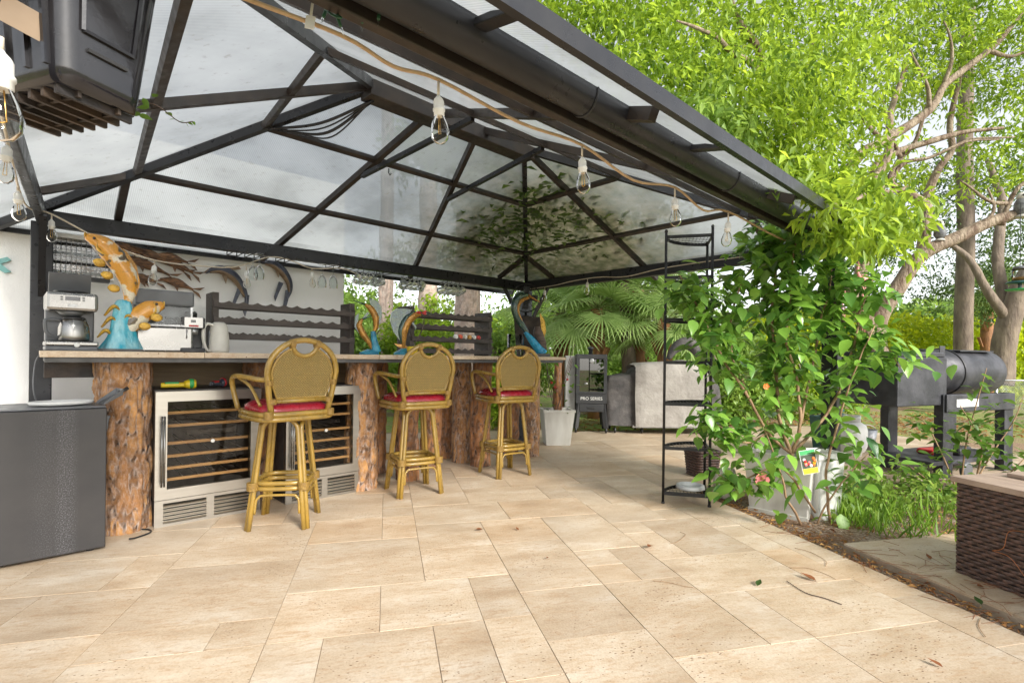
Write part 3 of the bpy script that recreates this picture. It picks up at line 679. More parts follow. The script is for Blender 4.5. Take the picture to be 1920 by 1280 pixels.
def make_stool():
    t = thing('rattan_bar_stool', '', 'bar stool', (0,0,0), 0, 'rattan bar stools')
    base = bpy.data.objects.new('stool_base', None); col.objects.link(base); base.parent = t
    hb, ht = .172, .115                        # half widths at floor and under the seat
    cor = [(-1,-1),(1,-1),(1,1),(-1,1)]
    for k in range(4):
        a, b_ = cor[k], cor[(k+1) % 4]
        A = V((a[0]*hb, a[1]*hb, 0)); B = V((b_[0]*hb, b_[1]*hb, 0)); At = V((a[0]*ht, a[1]*ht, .60)); Bt = V((b_[0]*ht, b_[1]*ht, .60))
        d = (B-A).normalized(); n_ = V((-d.y, d.x, 0))*-.004
        A, At, B, Bt = A+d*.014+n_, At+d*.012+n_, B-d*.014+n_, Bt-d*.012+n_
        mid = (At+Bt)/2; hw = (Bt-At).length/2
        top = [mid + d*(-hw*math.cos(PI*q/10)) + V((0,0,.075*math.sin(PI*q/10))) for q in range(11)]
        pts = [A, lerp(A, At, .33), lerp(A, At, .66)] + top + [lerp(Bt, B, .33), lerp(Bt, B, .66), B]
        obj('leg_arch', MB().tube(pts, .0145, 9), M['cane'], base)
        # small bent brace below the foot ring
        q0, q1 = lerp(A, At, .16)+d*.02, lerp(B, Bt, .16)-d*.02; q2, q3 = lerp(A, At, .345), lerp(B, Bt, .345)
        m0, m1 = q2+d*.055, q3-d*.055
        obj('brace', MB().tube(spline([q0, lerp(q0, q2+d*.018, .7), q2+d*.03-V((0,0,.012)), m0, m1, q3-d*.03-V((0,0,.012)), lerp(q1, q3-d*.018, .7), q1], 4), .008, 7), M['cane'], base)
        c_ = lerp(V((a[0]*hb, a[1]*hb, 0)), V((a[0]*ht, a[1]*ht, .60)), .44)
        w_ = MB()
        for z in (-.022, -.014, -.006, .002, .010, .018): w_.tube([c_+V((math.cos(x)*.031, math.sin(x)*.031, z)) for x in [2*PI*i/12 for i in range(12)]], .0045, 5, closed=True)
        obj('binding', w_, M['canewrap'], base)['kind'] = 'stuff'
    for z in (.245, .278):
        rp = []
        for i in range(32):
            a = 2*PI*i/32; e = 4.0; ca, sa = math.cos(a), math.sin(a); rr = .158/((abs(ca)**e+abs(sa)**e)**(1/e)); rp.append(V((ca*rr*.97, sa*rr*.97, z)))
        obj('foot_ring', MB().tube(rp, .0145, 9, closed=True), M['cane'], base)
    obj('swivel_plate', MB().lathe([(.09,.655),(.09,.668),(.13,.672),(.13,.678)], 20), M['blk'], base)
    # seat frame: rounded square, two stacked canes
    def rsq(hw, hd, z, e=5.0, n=40): 
        return [V((math.copysign(abs(math.cos(a))**(2/e), math.cos(a))*hw, math.copysign(abs(math.sin(a))**(2/e), math.sin(a))*hd, z)) for a in [2*PI*i/n for i in range(n)]]
    for z in (.678, .707): obj('seat_rim', MB().tube(rsq(.225, .215, z), .0165, 9, closed=True), M['cane'], t)
    sb = MB(); v = []; f = []; n = 40
    for hw, z in ((.205,.69),(.212,.72),(.208,.748),(.17,.772),(.09,.783),(.0,.785)): v += [V((p.x, p.y, z)) for p in rsq(max(hw,.001), max(hw-.01,.001), z)]
    for j in range(5):
        for k in range(n): f.append((j*n+k, j*n+(k+1) % n, (j+1)*n+(k+1) % n, (j+1)*n+k))
    obj('cushion', sb.add(v, f, True), M['redvinyl'], t)
    # backrest: faces local -y (rear of stool), leaning back slightly
    bk = bpy.data.objects.new('backrest', None); col.objects.link(bk); bk.parent = t; bk.location = (0, -.205, .70); bk.rotation_euler = (R(7), 0, 0)
    def outline(hw, top, bot, hwb, n=22):
        pts = [V((-hwb, 0, bot)), V((lerp(-hwb,-hw,.55), 0, lerp(bot, top-hw, .5)))]
        cz = top-hw*.92
        for k in range(n+1):
            a = PI - PI*k/n; pts.append(V((math.cos(a)*hw, 0, cz+math.sin(a)*hw*.92)))
        pts += [V((lerp(hwb,hw,.55), 0, lerp(bot, top-hw, .5))), V((hwb, 0, bot))]; return pts
    o1 = outline(.212, .455, -.02, .168); obj('outer_frame', MB().tube(o1, .0175, 9), M['cane'], bk)
    # inner frame with the scooped hand hole at the top
    hw, top, cz = .186, .418, .418-.186*.92
    arc_l = [V((math.cos(a)*hw, 0, cz+math.sin(a)*hw*.92)) for a in [lerp(PI, R(113), k/9) for k in range(10)]]
    arc_r = [V((-p.x, 0, p.z)) for p in reversed(arc_l)]
    x0 = arc_l[-1].x; scoop = [V((x0*math.cos(PI*k/10), 0, arc_l[-1].z-.052*math.sin(PI*k/10))) for k in range(11)]
    inner = [V((-.150,0,.105))] + [V((-.172,0,.17))] + arc_l + scoop[1:-1] + arc_r + [V((.172,0,.17)), V((.150,0,.105))]
    obj('inner_frame', MB().tube(inner, .008, 7, closed=True), M['cane'], bk)
    obj('grip_bow', MB().tube([V((x0*1.05*math.cos(PI*k/12), -.004, .437-.078*math.sin(PI*k/12))) for k in range(13)], .0135, 8), M['cane'], bk)
    pv = MB(); cen = V((0, 0, .23)); n = len(inner)
    for yy in (-.004, .004):
        o_ = len(pv.v); pv.v += [(p.x, yy, p.z) for p in inner]; pv.f.append(tuple(range(o_, o_+n)) if yy < 0 else tuple(range(o_+n-1, o_-1, -1))); pv.sm.append(False)
    obj('woven_panel', pv, M['weave'], bk)
    for z, rr in ((.088, .0135),): obj('rail', MB().tube([V((-.168, 0, z)), V((.168, 0, z))], rr, 8), M['cane'], bk)
    bd = MB()
    for sx in (-1, 1):
        for px, pz, r_ in ((.172,.088,.022), (.196,.20,.022)):
            for q in range(5): bd.tube([V((sx*px+math.cos(a)*r_, math.sin(a)*r_, pz-.012+q*.006)) for a in [2*PI*i/10 for i in range(10)]], .004, 5, closed=True)
        a = R(113); c_ = V((x0*sx*1.05*-1, 0, .432))
        for q in range(5): bd.tube([c_+V((q*.006*sx-.012*sx, math.sin(a_)*.022, math.cos(a_)*.024)) for a_ in [2*PI*i/10 for i in range(10)]], .004, 5, closed=True)
    obj('binding', bd, M['canewrap'], bk)['kind'] = 'stuff'
    for sx in (-1, 1):
        arm = spline([V((sx*.19,-.222,.915)), V((sx*.225,-.15,.915)), V((sx*.265,.02,.93)), V((sx*.272,.13,.92)), V((sx*.262,.165,.86)), V((sx*.235,.15,.725))], 6)
        a_ = obj('armrest', MB().tube(arm, .0155, 9), M['cane'], t)
        obj('arm_strut', MB().tube(spline([V((sx*.262,.07,.922)), V((sx*.235,-.05,.87)), V((sx*.215,-.15,.76))], 6), .010, 7), M['cane'], a_)
        post = MB()
        for q in range(7): post.tube([V((sx*.19+math.cos(a)*.024, -.206+math.sin(a)*.024, .688+q*.006)) for a in [2*PI*i/10 for i in range(10)]], .004, 5, closed=True)
        obj('binding', post, M['canewrap'], t)['kind'] = 'stuff'
    return t, base
stool, sbase = make_stool()
def place_stool(t, x, y, rs, rb, label):
    t.location = G(x, y); t.rotation_euler = (0, 0, TH+rs); t['label'] = label
    b = [c for c in t.children if c.name.startswith('stool_base')][0]; b.rotation_euler = (0, 0, rb-rs)
s2_, s3_ = copy_tree(stool), copy_tree(stool)
place_stool(stool, -3.28, -1.16, R(4), R(-34), 'rattan bar stool with red seat in front of the two wine coolers')
place_stool(s2_, -2.26, -1.06, R(-8), R(-13), 'rattan bar stool with red seat between the other two stools')
place_stool(s3_, -1.30, -1.07, R(-14), R(-10), 'rattan bar stool with red seat beside the white flower planter')
# ================================================= SCULPTURE HELPERS
def sweep(path, hs, ws, n=12, y=0.0, mb=None):   # body swept along a path in the local xz plane
    mb = mb or MB(); P_ = [V((p[0], 0, p[1])) for p in path]; S = spline(P_, 6); m = len(S); hh, ww = rads(hs, m), rads(ws, m); v = []; f = []
    for i, p in enumerate(S):
        t = (S[min(i+1, m-1)]-S[max(i-1, 0)]).normalized(); nn = V((-t.z, 0, t.x))
        for k in range(n):
            a = 2*PI*k/n; v.append(p + nn*(math.cos(a)*hh[i]) + V((0, y + math.sin(a)*ww[i], 0)))
    for i in range(m-1):
        for k in range(n): f.append((i*n+k, i*n+(k+1) % n, (i+1)*n+(k+1) % n, (i+1)*n+k))
    mb.add(v, f, True); o = len(mb.v)-len(v)
    mb.f += [tuple(o+k for k in range(n-1,-1,-1)), tuple(o+(m-1)*n+k for k in range(n))]; mb.sm += [False, False]
    return mb
def patch(name, a, b, c, s=14, rough=.25, t1=.48, t2=.62):
    m, nt, bb, out = newmat(name); vec = coords(nt)
    c1 = mixc(nt, ramp(nt, nz(nt, vec, s, 3), [(t1-.03, (0,0,0)), (t1+.03, (1,1,1))]), a, b)
    c2 = mixc(nt, ramp(nt, nz(nt, vec, s*1.45, 2), [(t2-.02, (0,0,0)), (t2+.02, (1,1,1))]), c1, c)
    nt.links.new(mixc(nt, ramp(nt, nz(nt, vec, 160, 3), [(.4, (0,0,0)), (.7, (.35,.35,.35))]), c2, (.25,.16,.03)), bb.inputs['Base Color'])
    bb.inputs['Roughness'].default_value = rough; bb.inputs['Coat Weight'].default_value = .5; bumpn(nt, bb, nz(nt, vec, 140, 2), .3, .003); return m
M['koi'] = patch('koi_glaze', (.60,.27,.025), (.70,.66,.54), (.06,.045,.03), 9, .25, .56, .60)
M['gold'] = pmat('gold_glaze', (.66,.40,.05), .3, .25, (.36,.20,.03), 22, bump=.3, bs=90)
M['wave'] = pmat('turquoise_wave', (.02,.34,.47), .35, 0, (.40,.66,.70), 16, .4, .72, bump=.8, bs=34, bd=.02, stretch=(1,1,.45))
M['wavedk'] = pmat('deep_blue_wave', (.015,.14,.24), .3, 0, (.04,.30,.40), 16, bump=.6, bs=34, bd=.02)
M['stonebase'] = pmat('dark_stone_base', (.05,.05,.05), .5, 0, (.12,.11,.10), 20)
M['sail'] = pmat('blue_green_glaze', (.012,.045,.06), .22, .2, (.05,.09,.03), 18, coat=.5, bump=.3, bs=60)
M['sailbelly'] = pmat('bronze_gold_belly', (.42,.20,.03), .3, .3, (.22,.11,.02), 30)
M['driftwood'] = pmat('dark_driftwood', (.06,.042,.033), .6, 0, (.13,.09,.07), 12, bump=.7, bs=30, stretch=(1,1,4))
def barthing(name, label, cat, u, y, rot=0, group=None):
    return thing(name, label, cat, G(rayG(u, y)[0], y, BZ+.0005), TH+rot, group)

# ---- coffee maker
cm = barthing('coffee_maker', 'stainless drip coffee maker with open lid and steel carafe on the bar end', 'coffee maker', 132, -.66, R(2))
cm.scale = (.90, .90, .96)
obj('base', MB().box(-.125,.125,-.13,.13,0,.028), M['greypl'], cm, .008); obj('base_plate', MB().box(-.127,.127,-.133,.12,.028,.055), M['steelh'], cm, .008)
obj('power_button', MB().lathe([(.014,0),(.014,.006),(.010,.008)], 16, Matrix.Translation((.02,-.132,.034)) @ Matrix.Rotation(PI/2,4,'X')), M['white'], cm)
obj('column', MB().box(-.12,.12,.03,.13,.055,.25), M['greypl'], cm, .01)
obj('head', MB().box(-.125,.125,-.115,.13,.232,.34), M['steelh'], cm, .018)
obj('filter_cone', MB().lathe([(.045,.205),(.075,.232)], 20, Matrix.Translation((0,-.02,0))), M['greypl'], cm)
obj('display', MB().box(-.036,.036,-.1175,-.1145,.292,.316), M['blkgloss'], cm); obj('badge', MB().box(-.022,.022,-.1172,-.1148,.257,.272), M['chain'], cm)
for x in (-.052,.052):
    for z in (.296,.310): obj('button', MB().box(x-.006,x+.006,-.1175,-.1148,z-.004,z+.004), M['greypl'], cm)
lid = obj('lid', MB().box(-.105,.105,0,.20,-.006,.006), M['greypl'], cm, .005); lid.location = (0,.10,.352); lid.rotation_euler = (R(112),0,R(0)); lid.scale = (1,.62,1)
obj('brew_basket', MB().lathe([(.06,.341),(.085,.345),(.085,.352),(.07,.352)], 24, Matrix.Translation((0,-.01,0))), M['blk'], cm)
cr = obj('carafe', MB().lathe([(.062,.056),(.078,.062),(.080,.085),(.078,.14),(.066,.178),(.056,.185)], 28, Matrix.Translation((.012,-.045,0))), M['steelh'], cm)
obj('carafe_lid', MB().lathe([(.058,.185),(.056,.196),(.03,.202)], 24, Matrix.Translation((.012,-.045,0))), M['blk'], cr)
obj('carafe_handle', MB().tube(spline([(-.055,-.06,.18),(-.115,-.075,.178),(-.125,-.08,.16),(-.115,-.075,.10),(-.062,-.06,.075)],5), .010, 8), M['greypl'], cr)

# ---- koi sculpture
ks = barthing('koi_sculpture', 'sculpture of two orange and white koi leaping from a turquoise wave', 'sculpture', 224, -.66, R(-4)); ks.scale = (.92,.92,.94)
obj('base', MB().box(-.13,.12,-.075,.075,0,.016), M['stonebase'], ks, .004)
wv = MB(); v=[]; f=[]; n=22; prof=[(.115,.017),(.10,.05),(.082,.09),(.068,.14),(.058,.20),(.052,.26),(.046,.31),(.034,.335)]
for j,(r_,z) in enumerate(prof):
    for k in range(n):
        a=2*PI*k/n; q=r_*(1+.14*math.sin(3*a+z*14)+.06*math.sin(7*a-z*20)); v.append((q*math.cos(a)+.005+.10*(z-.02)*.5, q*.62*math.sin(a), z))
for j in range(len(prof)-1):
    for k in range(n): f.append((j*n+k,j*n+(k+1)%n,(j+1)*n+(k+1)%n,(j+1)*n+k))
wv.add(v,f,True); wv.f.append(tuple((len(prof)-1)*n+k for k in range(n))); wv.sm.append(False)
wo_ = obj('wave', wv, M['wave'], ks, 0, None, 1)
for (x,z,s) in ((-.07,.12,-1),(-.045,.20,1),(.045,.22,-1),(-.03,.275,1)):
    obj('wave_crest', sweep([(x-.05*s,z-.05),(x,z+.012),(x+.045*s,z-.035)], [.006,.014,.004],[.02,.05,.015],8), M['gold'], wo_)
k1 = obj('koi', sweep([(.040,.31),(.050,.40),(.030,.50),(-.03,.60),(-.10,.675),(-.175,.715)], [.022,.042,.060,.066,.058,.022],[.018,.032,.044,.050,.046,.02],16), M['koi'], ks)
k2 = obj('koi', sweep([(.035,.10),(.060,.17),(.105,.235),(.165,.285),(.235,.315)], [.03,.052,.062,.058,.024],[.022,.036,.044,.044,.02],16), M['koi'], ks)
def fin(par, pts, m='gold', t=.008, y=0, roty=0): 
    o = obj('fin', MB().prism(pts, t), M[m], par); o.location = (0, y, 0); o.rotation_euler = (0,0,roty); return o
fin(k1, [(.085,.36),(.105,.45),(.085,.56),(.03,.645),(-.02,.68),(.0,.62),(.06,.53),(.075,.42)], 'sailbelly')
for (x,z) in ((-.075,.575),(-.035,.50),(.0,.42)):
    obj('fin', MB().ell((x-.035,-.045,z-.02),(.032,.008,.022)), M['gold'], k1); obj('fin', MB().ell((x-.03,.045,z-.02),(.03,.008,.02)), M['gold'], k1)
for (x,z) in ((.195,.225),(.13,.165)): obj('fin', MB().ell((x,-.05,z),(.034,.008,.026)), M['gold'], k2)
fin(k2, [(.02,.17),(.06,.245),(.12,.305),(.07,.215)], 'gold')
obj('eye', MB().ell((-.135,-.038,.70),(.008,.006,.008)), M['blkgloss'], k1); obj('eye', MB().ell((.195,-.040,.315),(.008,.006,.008)), M['blkgloss'], k2)
obj('mouth', MB().tube([V((-.178+.004*math.cos(a),.016*math.cos(a),.718+.016*math.sin(a))) for a in [2*PI*i/12 for i in range(12)]],.005,6,closed=True), M['gold'], k1)
obj('mouth', MB().tube([V((.238,.017*math.cos(a),.316+.018*math.sin(a))) for a in [2*PI*i/12 for i in range(12)]],.006,6,closed=True), M['gold'], k2)
obj('gill', sweep([(-.07,.60),(-.115,.635),(-.12,.69)],[.008,.010,.006],[.048,.05,.04],8), M['gold'], k1); obj('gill', sweep([(.16,.235),(.19,.27),(.18,.33)],[.008,.010,.006],[.044,.047,.038],8), M['gold'], k2)

# ---- ice maker, espresso machine, kettle
im = barthing('ice_maker', 'grey and steel countertop ice maker with clear window behind the koi', 'ice maker', 303, -.42, R(-2))
obj('lower_body', MB().box(-.155,.155,-.16,.18,0,.165), M['steelh'], im, .012); obj('upper_body', MB().box(-.16,.16,-.02,.18,.166,.40), M['greypl'], im, .01)
obj('top_cover', MB().box(-.16,.16,-.165,-.0205,.30,.40), M['greypl'], im, .012); obj('window', MB().box(-.145,.145,-.163,-.156,.168,.297), M['glass'], im)
fr_ = MB(); fr_.box(-.15,.15,-.168,-.154,.166,.178); fr_.box(-.15,-.138,-.168,-.154,.178,.299); fr_.box(.138,.15,-.168,-.154,.178,.299); obj('window_frame', fr_, M['chain'], im)
ice = MB()
for _ in range(45): ice.ell((rnd.uniform(-.12,.12), rnd.uniform(-.14,-.03), .18+rnd.uniform(0,.05)), (.012,.012,.010), 6, 4)
obj('ice', ice, M['glass'], im)['kind'] = 'stuff'
em = barthing('espresso_machine', 'small black espresso machine with steel front beside the kettle', 'espresso machine', 357, -.50, R(-2))
obj('base', MB().box(-.07,.07,-.10,.10,0,.03), M['blk'], em, .006); obj('column', MB().box(-.07,.07,.0,.10,.03,.18), M['blk'], em, .004)
obj('head', MB().box(-.07,.07,-.09,.10,.16,.235), M['blk'], em, .008); obj('front_plate', MB().box(-.05,.055,-.094,-.091,.165,.232), M['steelh'], em)
obj('label_strip', MB().box(-.025,.03,-.0965,-.0945,.17,.182), M['red'], em); obj('logo_plate', MB().box(-.014,.014,-.0965,-.0945,.198,.216), M['blkgloss'], em)
obj('filter_cap', MB().lathe([(.036,.236),(.038,.262),(.03,.276),(.0,.278)], 20), M['blk'], em)
obj('portafilter', MB().lathe([(.022,.118),(.026,.16)], 16, Matrix.Translation((.01,-.06,0))), M['chain'], em); obj('steam_wand', MB().tube([(-.035,-.085,.15),(-.036,-.09,.09)], .004, 6), M['chain'], em)
kt = barthing('electric_kettle', 'pale grey electric kettle with loop handle beside the first wine rack', 'kettle', 410, -.52, R(8))
obj('body', MB().lathe([(.062,0),(.066,.02),(.064,.10),(.054,.18),(.046,.200),(.03,.212),(.0,.214)], 24), M['offw'], kt)
obj('handle', MB().tube(spline([(-.045,-.01,.19),(-.085,-.015,.195),(-.108,-.02,.15),(-.105,-.02,.08),(-.085,-.015,.02),(-.06,-.01,.015)],6), .014, 8, sq=(1,.7)), M['offw'], kt)
obj('water_gauge', MB().box(-.069,-.060,-.01,.01,.05,.15), M['greypl'], kt)

# ---- wine racks with scalloped rails
def scallop(L, h, n, amp, t):
    mb = MB(); N = n*8; top = [(L*i/N, h + amp*(abs(math.sin(PI*i/8))*-1)) for i in range(N+1)]
    poly = [(0,0),(L,0)] + list(reversed(top)); return mb.prism(poly, t)
def wine_rack(label, u, y, L, H, zs, n, dpt=.19):
    gx, _ = rayG(u, y); t = thing('wine_rack', label, 'wine rack', G(gx, y, BZ+.0005), TH, 'wooden wine racks on the bar')
    for x in (0, L):
        b = MB(); b.box(x-.022, x+.022, -dpt/2, dpt/2, 0, H); obj('upright', b, M['rackwood'], t, .004)
    for z in zs:
        for yy in (-dpt/2-.011, dpt/2-.03):
            o = obj('scalloped_rail', scallop(L+.03, .052, n, .017, .02), M['rackwood'], t); o.location = (-.015, yy, z)
    return t
wine_rack('dark wooden wine rack with three scalloped rails against the white wall', 397, -.30, 1.04, .435, (.10,.215,.325), 11)
w2 = wine_rack('dark wooden wine rack with four scalloped rails in front of the trees', 760, -.30, .95, .46, (.02,.135,.25,.365), 11, .24)

for k,(c_) in enumerate([(.8,.8,.78),(.62,.10,.05),(.75,.72,.65),(.60,.30,.06),(.78,.78,.74),(.55,.06,.05)]):
    o = tag(obj('ball_ornament', MB().ell((0,0,0),(.026,.026,.026),12,8), pmat('painted_ball_%d'%k, c_, .35)), 'small %s ball ornament in the second wine rack' % ['white','red','cream','orange','chalk white','dark red'][k], 'ornament', 'ball ornaments lying in the second wine rack')
    o.location = G(rayG(766,-.30)[0]+.46+k*.058, -.425, BZ+.135+.052-.017+.018)
# ---- sailfish sculptures
def sailfish(par, path, hs, ws, sail=True, s=1.0):
    b = obj('sailfish', sweep(path, hs, ws, 12), M['sail'], par)
    bl = sweep([(p[0], p[1]) for p in path[1:]], [h*.55 for h in hs[1:]], [w*1.05 for w in ws[1:]], 10); S = [V((p[0],0,p[1])) for p in path]
    o = obj('belly', bl, M['sailbelly'], b)
    t = (S[-2]-S[-1]).normalized(); nn = V((-t.z,0,t.x)); return b, S
def marlin1():
    t = barthing('sailfish_sculpture', 'sculpture of two small sailfish, one above the other, beside the first wine rack', 'sculpture', 692, -.52, R(-15), 'sailfish sculptures on the bar')
    obj('base', MB().lathe([(.085,0),(.08,.018),(.05,.03),(.02,.045)], 16), M['wavedk'], t); obj('wave', sweep([(.06,.02),(.045,.10),(.03,.20)],[.045,.03,.02],[.03,.022,.015]), M['wavedk'], t)
    a = obj('sailfish', sweep([(.03,.17),(.055,.24),(.05,.32),(.01,.39),(-.04,.425)],[.008,.022,.03,.028,.010],[.006,.016,.022,.02,.008]), M['sailbelly'], t)
    obj('sail', MB().prism([(.075,.25),(.105,.33),(.10,.41),(.06,.46),(-.005,.485),(.005,.43),(.045,.38),(.065,.31)], .01), M['sail'], a); obj('bill', MB().tube([(-.03,0,.42),(-.135,0,.455)], [.009,.002], 7), M['sail'], a)
    obj('fin', MB().prism([(-.02,.36),(-.085,.27),(-.075,.272),(.0,.35)], .004), M['sail'], a)
    c = obj('sailfish', sweep([(.03,.03),(.0,.10),(-.05,.17),(-.085,.245),(-.06,.30)],[.006,.02,.028,.028,.010],[.005,.015,.02,.02,.008]), M['sailbelly'], t)
    obj('sail', MB().prism([(-.03,.12),(-.08,.17),(-.125,.23),(-.12,.32),(-.09,.345),(-.095,.28),(-.07,.20)], .01), M['sail'], c); obj('bill', MB().tube([(-.065,0,.295),(.045,0,.345)], [.009,.002], 7), M['sail'], c)
    obj('tail', MB().prism([(.02,.05),(.10,.03),(.06,.06),(.05,.13),(.015,.07)], .006), M['sailbelly'], c)
def marlin2():
    t = barthing('sailfish_sculpture', 'sculpture of one large-sailed sailfish in front of the second wine rack', 'sculpture', 757, -.58, R(-15), 'sailfish sculptures on the bar')
    obj('base', MB().lathe([(.09,0),(.085,.02),(.04,.045),(.02,.06)], 16), M['wavedk'], t)
    a = obj('sailfish', sweep([(.0,.05),(-.005,.14),(.0,.22),(.035,.30),(.10,.355),(.155,.36)],[.012,.028,.04,.04,.03,.012],[.01,.02,.028,.028,.022,.01]), M['sailbelly'], t)
    obj('back', sweep([(-.012,.10),(-.03,.18),(-.022,.25),(.02,.33),(.10,.385)],[.012,.024,.026,.022,.010],[.012,.02,.026,.024,.01]), M['sail'], a)
    obj('sail', MB().prism([(-.04,.13),(-.095,.20),(-.125,.29),(-.115,.37),(-.07,.405),(.0,.41),(.07,.40),(.03,.35),(-.02,.28),(-.035,.20)], .012), M['sail'], a)
    obj('bill', MB().tube([(.14,0,.36),(.27,0,.375)], [.012,.002], 8), M['sail'], a); obj('tail', MB().prism([(0,.09),(-.09,.10),(-.06,.075),(.0,.05),(.06,.03),(.045,.07)], .008), M['sailbelly'], a)
    obj('fin', MB().prism([(.07,.31),(.115,.25),(.10,.22),(.095,.255),(.05,.30)], .006), M['sail'], a)
marlin1(); marlin2()
# red flower on a curved stem in a yellow pot
fl = barthing('potted_flower', 'red flower on a thin curved stem rising from a small yellow pot', 'flower', 773, -.72, 0)
obj('pot', MB().lathe([(.032,0),(.045,.03),(.048,.07),(.04,.075),(.0,.07)], 18), M['yel'], fl)
stem = spline([(0,0,.06),(.05,-.0,.14),(.105,0,.24),(.115,0,.33),(.10,0,.36)],6); obj('stem', MB().tube(stem, .0035, 6), M['driftwood'], fl)
for k in range(7):
    a = 2*PI*k/7; d = V((math.cos(a), math.sin(a)*.6, rnd.uniform(-.2,.5))); p = V((.09,0,.365))
    obj('petal', MB().add([p, p+d*.03+V((0,0,.014)), p+d*.06, p+d*.035-V((0,0,.010)), p+d*.03+V((0,.012,0))], [(0,1,2),(0,2,3),(0,4,2)]), M['red'], fl)
# tall sailfish group at the bar's far end
def marlin3():
    t = barthing('sailfish_sculpture', 'tall teal sailfish sculpture with blue wave base at the far bar end', 'sculpture', 1008, -.62, R(-25), 'sailfish sculptures on the bar')
    obj('base', MB().box(-.13,.12,-.08,.08,0,.035), M['stonebase'], t, .006); bw = M['wave']
    obj('wave', sweep([(.06,.03),(-.0,.10),(-.08,.19),(-.15,.27)],[.06,.05,.04,.02],[.06,.045,.035,.02],12), pmat('royal_blue_wave', (.012,.17,.36), .3, 0, (.03,.33,.52), 14, bump=.6, bs=34, bd=.02), t)
    a = obj('sailfish', sweep([(-.08,.20),(-.18,.33),(-.26,.46),(-.27,.57),(-.21,.65),(-.12,.67)],[.02,.035,.04,.045,.045,.02],[.015,.025,.03,.035,.032,.016]), M['sail'], t)
    obj('belly', sweep([(-.18,.36),(-.235,.47),(-.235,.55),(-.19,.615),(-.11,.64)],[.012,.02,.024,.026,.012],[.018,.03,.036,.034,.018]), M['sailbelly'], a)
    obj('bill', MB().tube([(-.12,0,.67),(-.03,0,.62),(.02,0,.60)], [.016,.009,.003], 8), M['sailbelly'], a)
    obj('sail', MB().prism([(-.20,.33),(-.28,.42),(-.31,.52),(-.30,.62),(-.24,.70),(-.16,.715),(-.22,.65),(-.275,.57),(-.265,.47)], .012), M['sail'], a)
    obj('driftwood', sweep([(.09,.05),(.05,.15),(-.0,.26),(-.01,.33)],[.02,.05,.055,.03],[.02,.04,.05,.03],12), M['driftwood'], t)
    obj('gold_fin', MB().prism([(.02,.48),(.075,.40),(.095,.28),(.07,.20),(.04,.29),(.03,.38)], .015), M['gold'], t)
marlin3()
pb = thing('black_planter', 'black square planter box on the bar behind the tall sailfish', 'planter', G(rayG(990,-.24)[0], -.24, BZ+.0005), TH+R(-45))
obj('box', MB().add([(-.13,-.13,0),(.13,-.13,0),(.13,.13,0),(-.13,.13,0),(-.17,-.17,.46),(.17,-.17,.46),(.17,.17,.46),(-.17,.17,.46),(-.15,-.15,.45),(.15,-.15,.45),(.15,.15,.45),(-.15,.15,.45)], [(0,3,2,1),(0,1,5,4),(1,2,6,5),(2,3,7,6),(3,0,4,7),(4,5,9,8),(5,6,10,9),(6,7,11,10),(7,4,8,11),(8,9,10,11)]), M['dirtyblk'], pb, .004)
fn = thing('round_fan', 'round black caged fan standing on the black planter box in the gazebo corner', 'fan', G(rayG(985,-.24)[0], -.24, BZ+.462), TH+R(-45))
obj('stand', MB().lathe([(.08,0),(.08,.012),(.018,.02),(.018,.06)], 16), M['blk'], fn)
cage = MB()
for r_, yy in ((.165,0),(.165,-.05),(.12,-.075),(.07,-.085)): cage.tube([V((math.cos(a)*r_, yy, .225+math.sin(a)*r_)) for a in [2*PI*i/28 for i in range(28)]], .005 if r_>.15 else .003, 5, closed=True)
for k in range(20):
    a=2*PI*k/20; cage.tube([V((math.cos(a)*r_, yy, .225+math.sin(a)*r_)) for r_,yy in ((.165,0),(.165,-.05),(.12,-.075),(.03,-.09))], .0025, 4)
obj('cage', cage, M['blk'], fn)
for k in range(4):
    o = obj('blade', MB().prism([(.02,-.02),(.13,-.05),(.14,.03),(.03,.03)], .006), M['blk'], fn); o.location=(0,-.03,.225); o.rotation_euler=(R(0),k*PI/2,0)
obj('motor', MB().lathe([(.05,-.03),(.055,.05),(.03,.08)], 16, Matrix.Translation((0,.03,.225)) @ Matrix.Rotation(-PI/2,4,'X')), M['blk'], fn)
gv = barthing('glass_vase', 'clear ribbed glass cylinder vase beside the tall sailfish', 'vase', 966, -.66)
n=24; v=[]; f=[]
for z,rr in ((0,.08),(.005,.082),(.23,.085),(.23,.078),(.02,.074)):
    for k in range(n): a=2*PI*k/n; q=rr*(1+.025*math.cos(8*a)); v.append((q*math.cos(a),q*math.sin(a),z))
for j in range(4):
    for k in range(n): f.append((j*n+k,j*n+(k+1)%n,(j+1)*n+(k+1)%n,(j+1)*n+k))
obj('cylinder', MB().add(v,f,True), M['glass'], gv); obj('floor', MB().lathe([(.074,.004),(.0,.004)],20), M['glass'], gv)

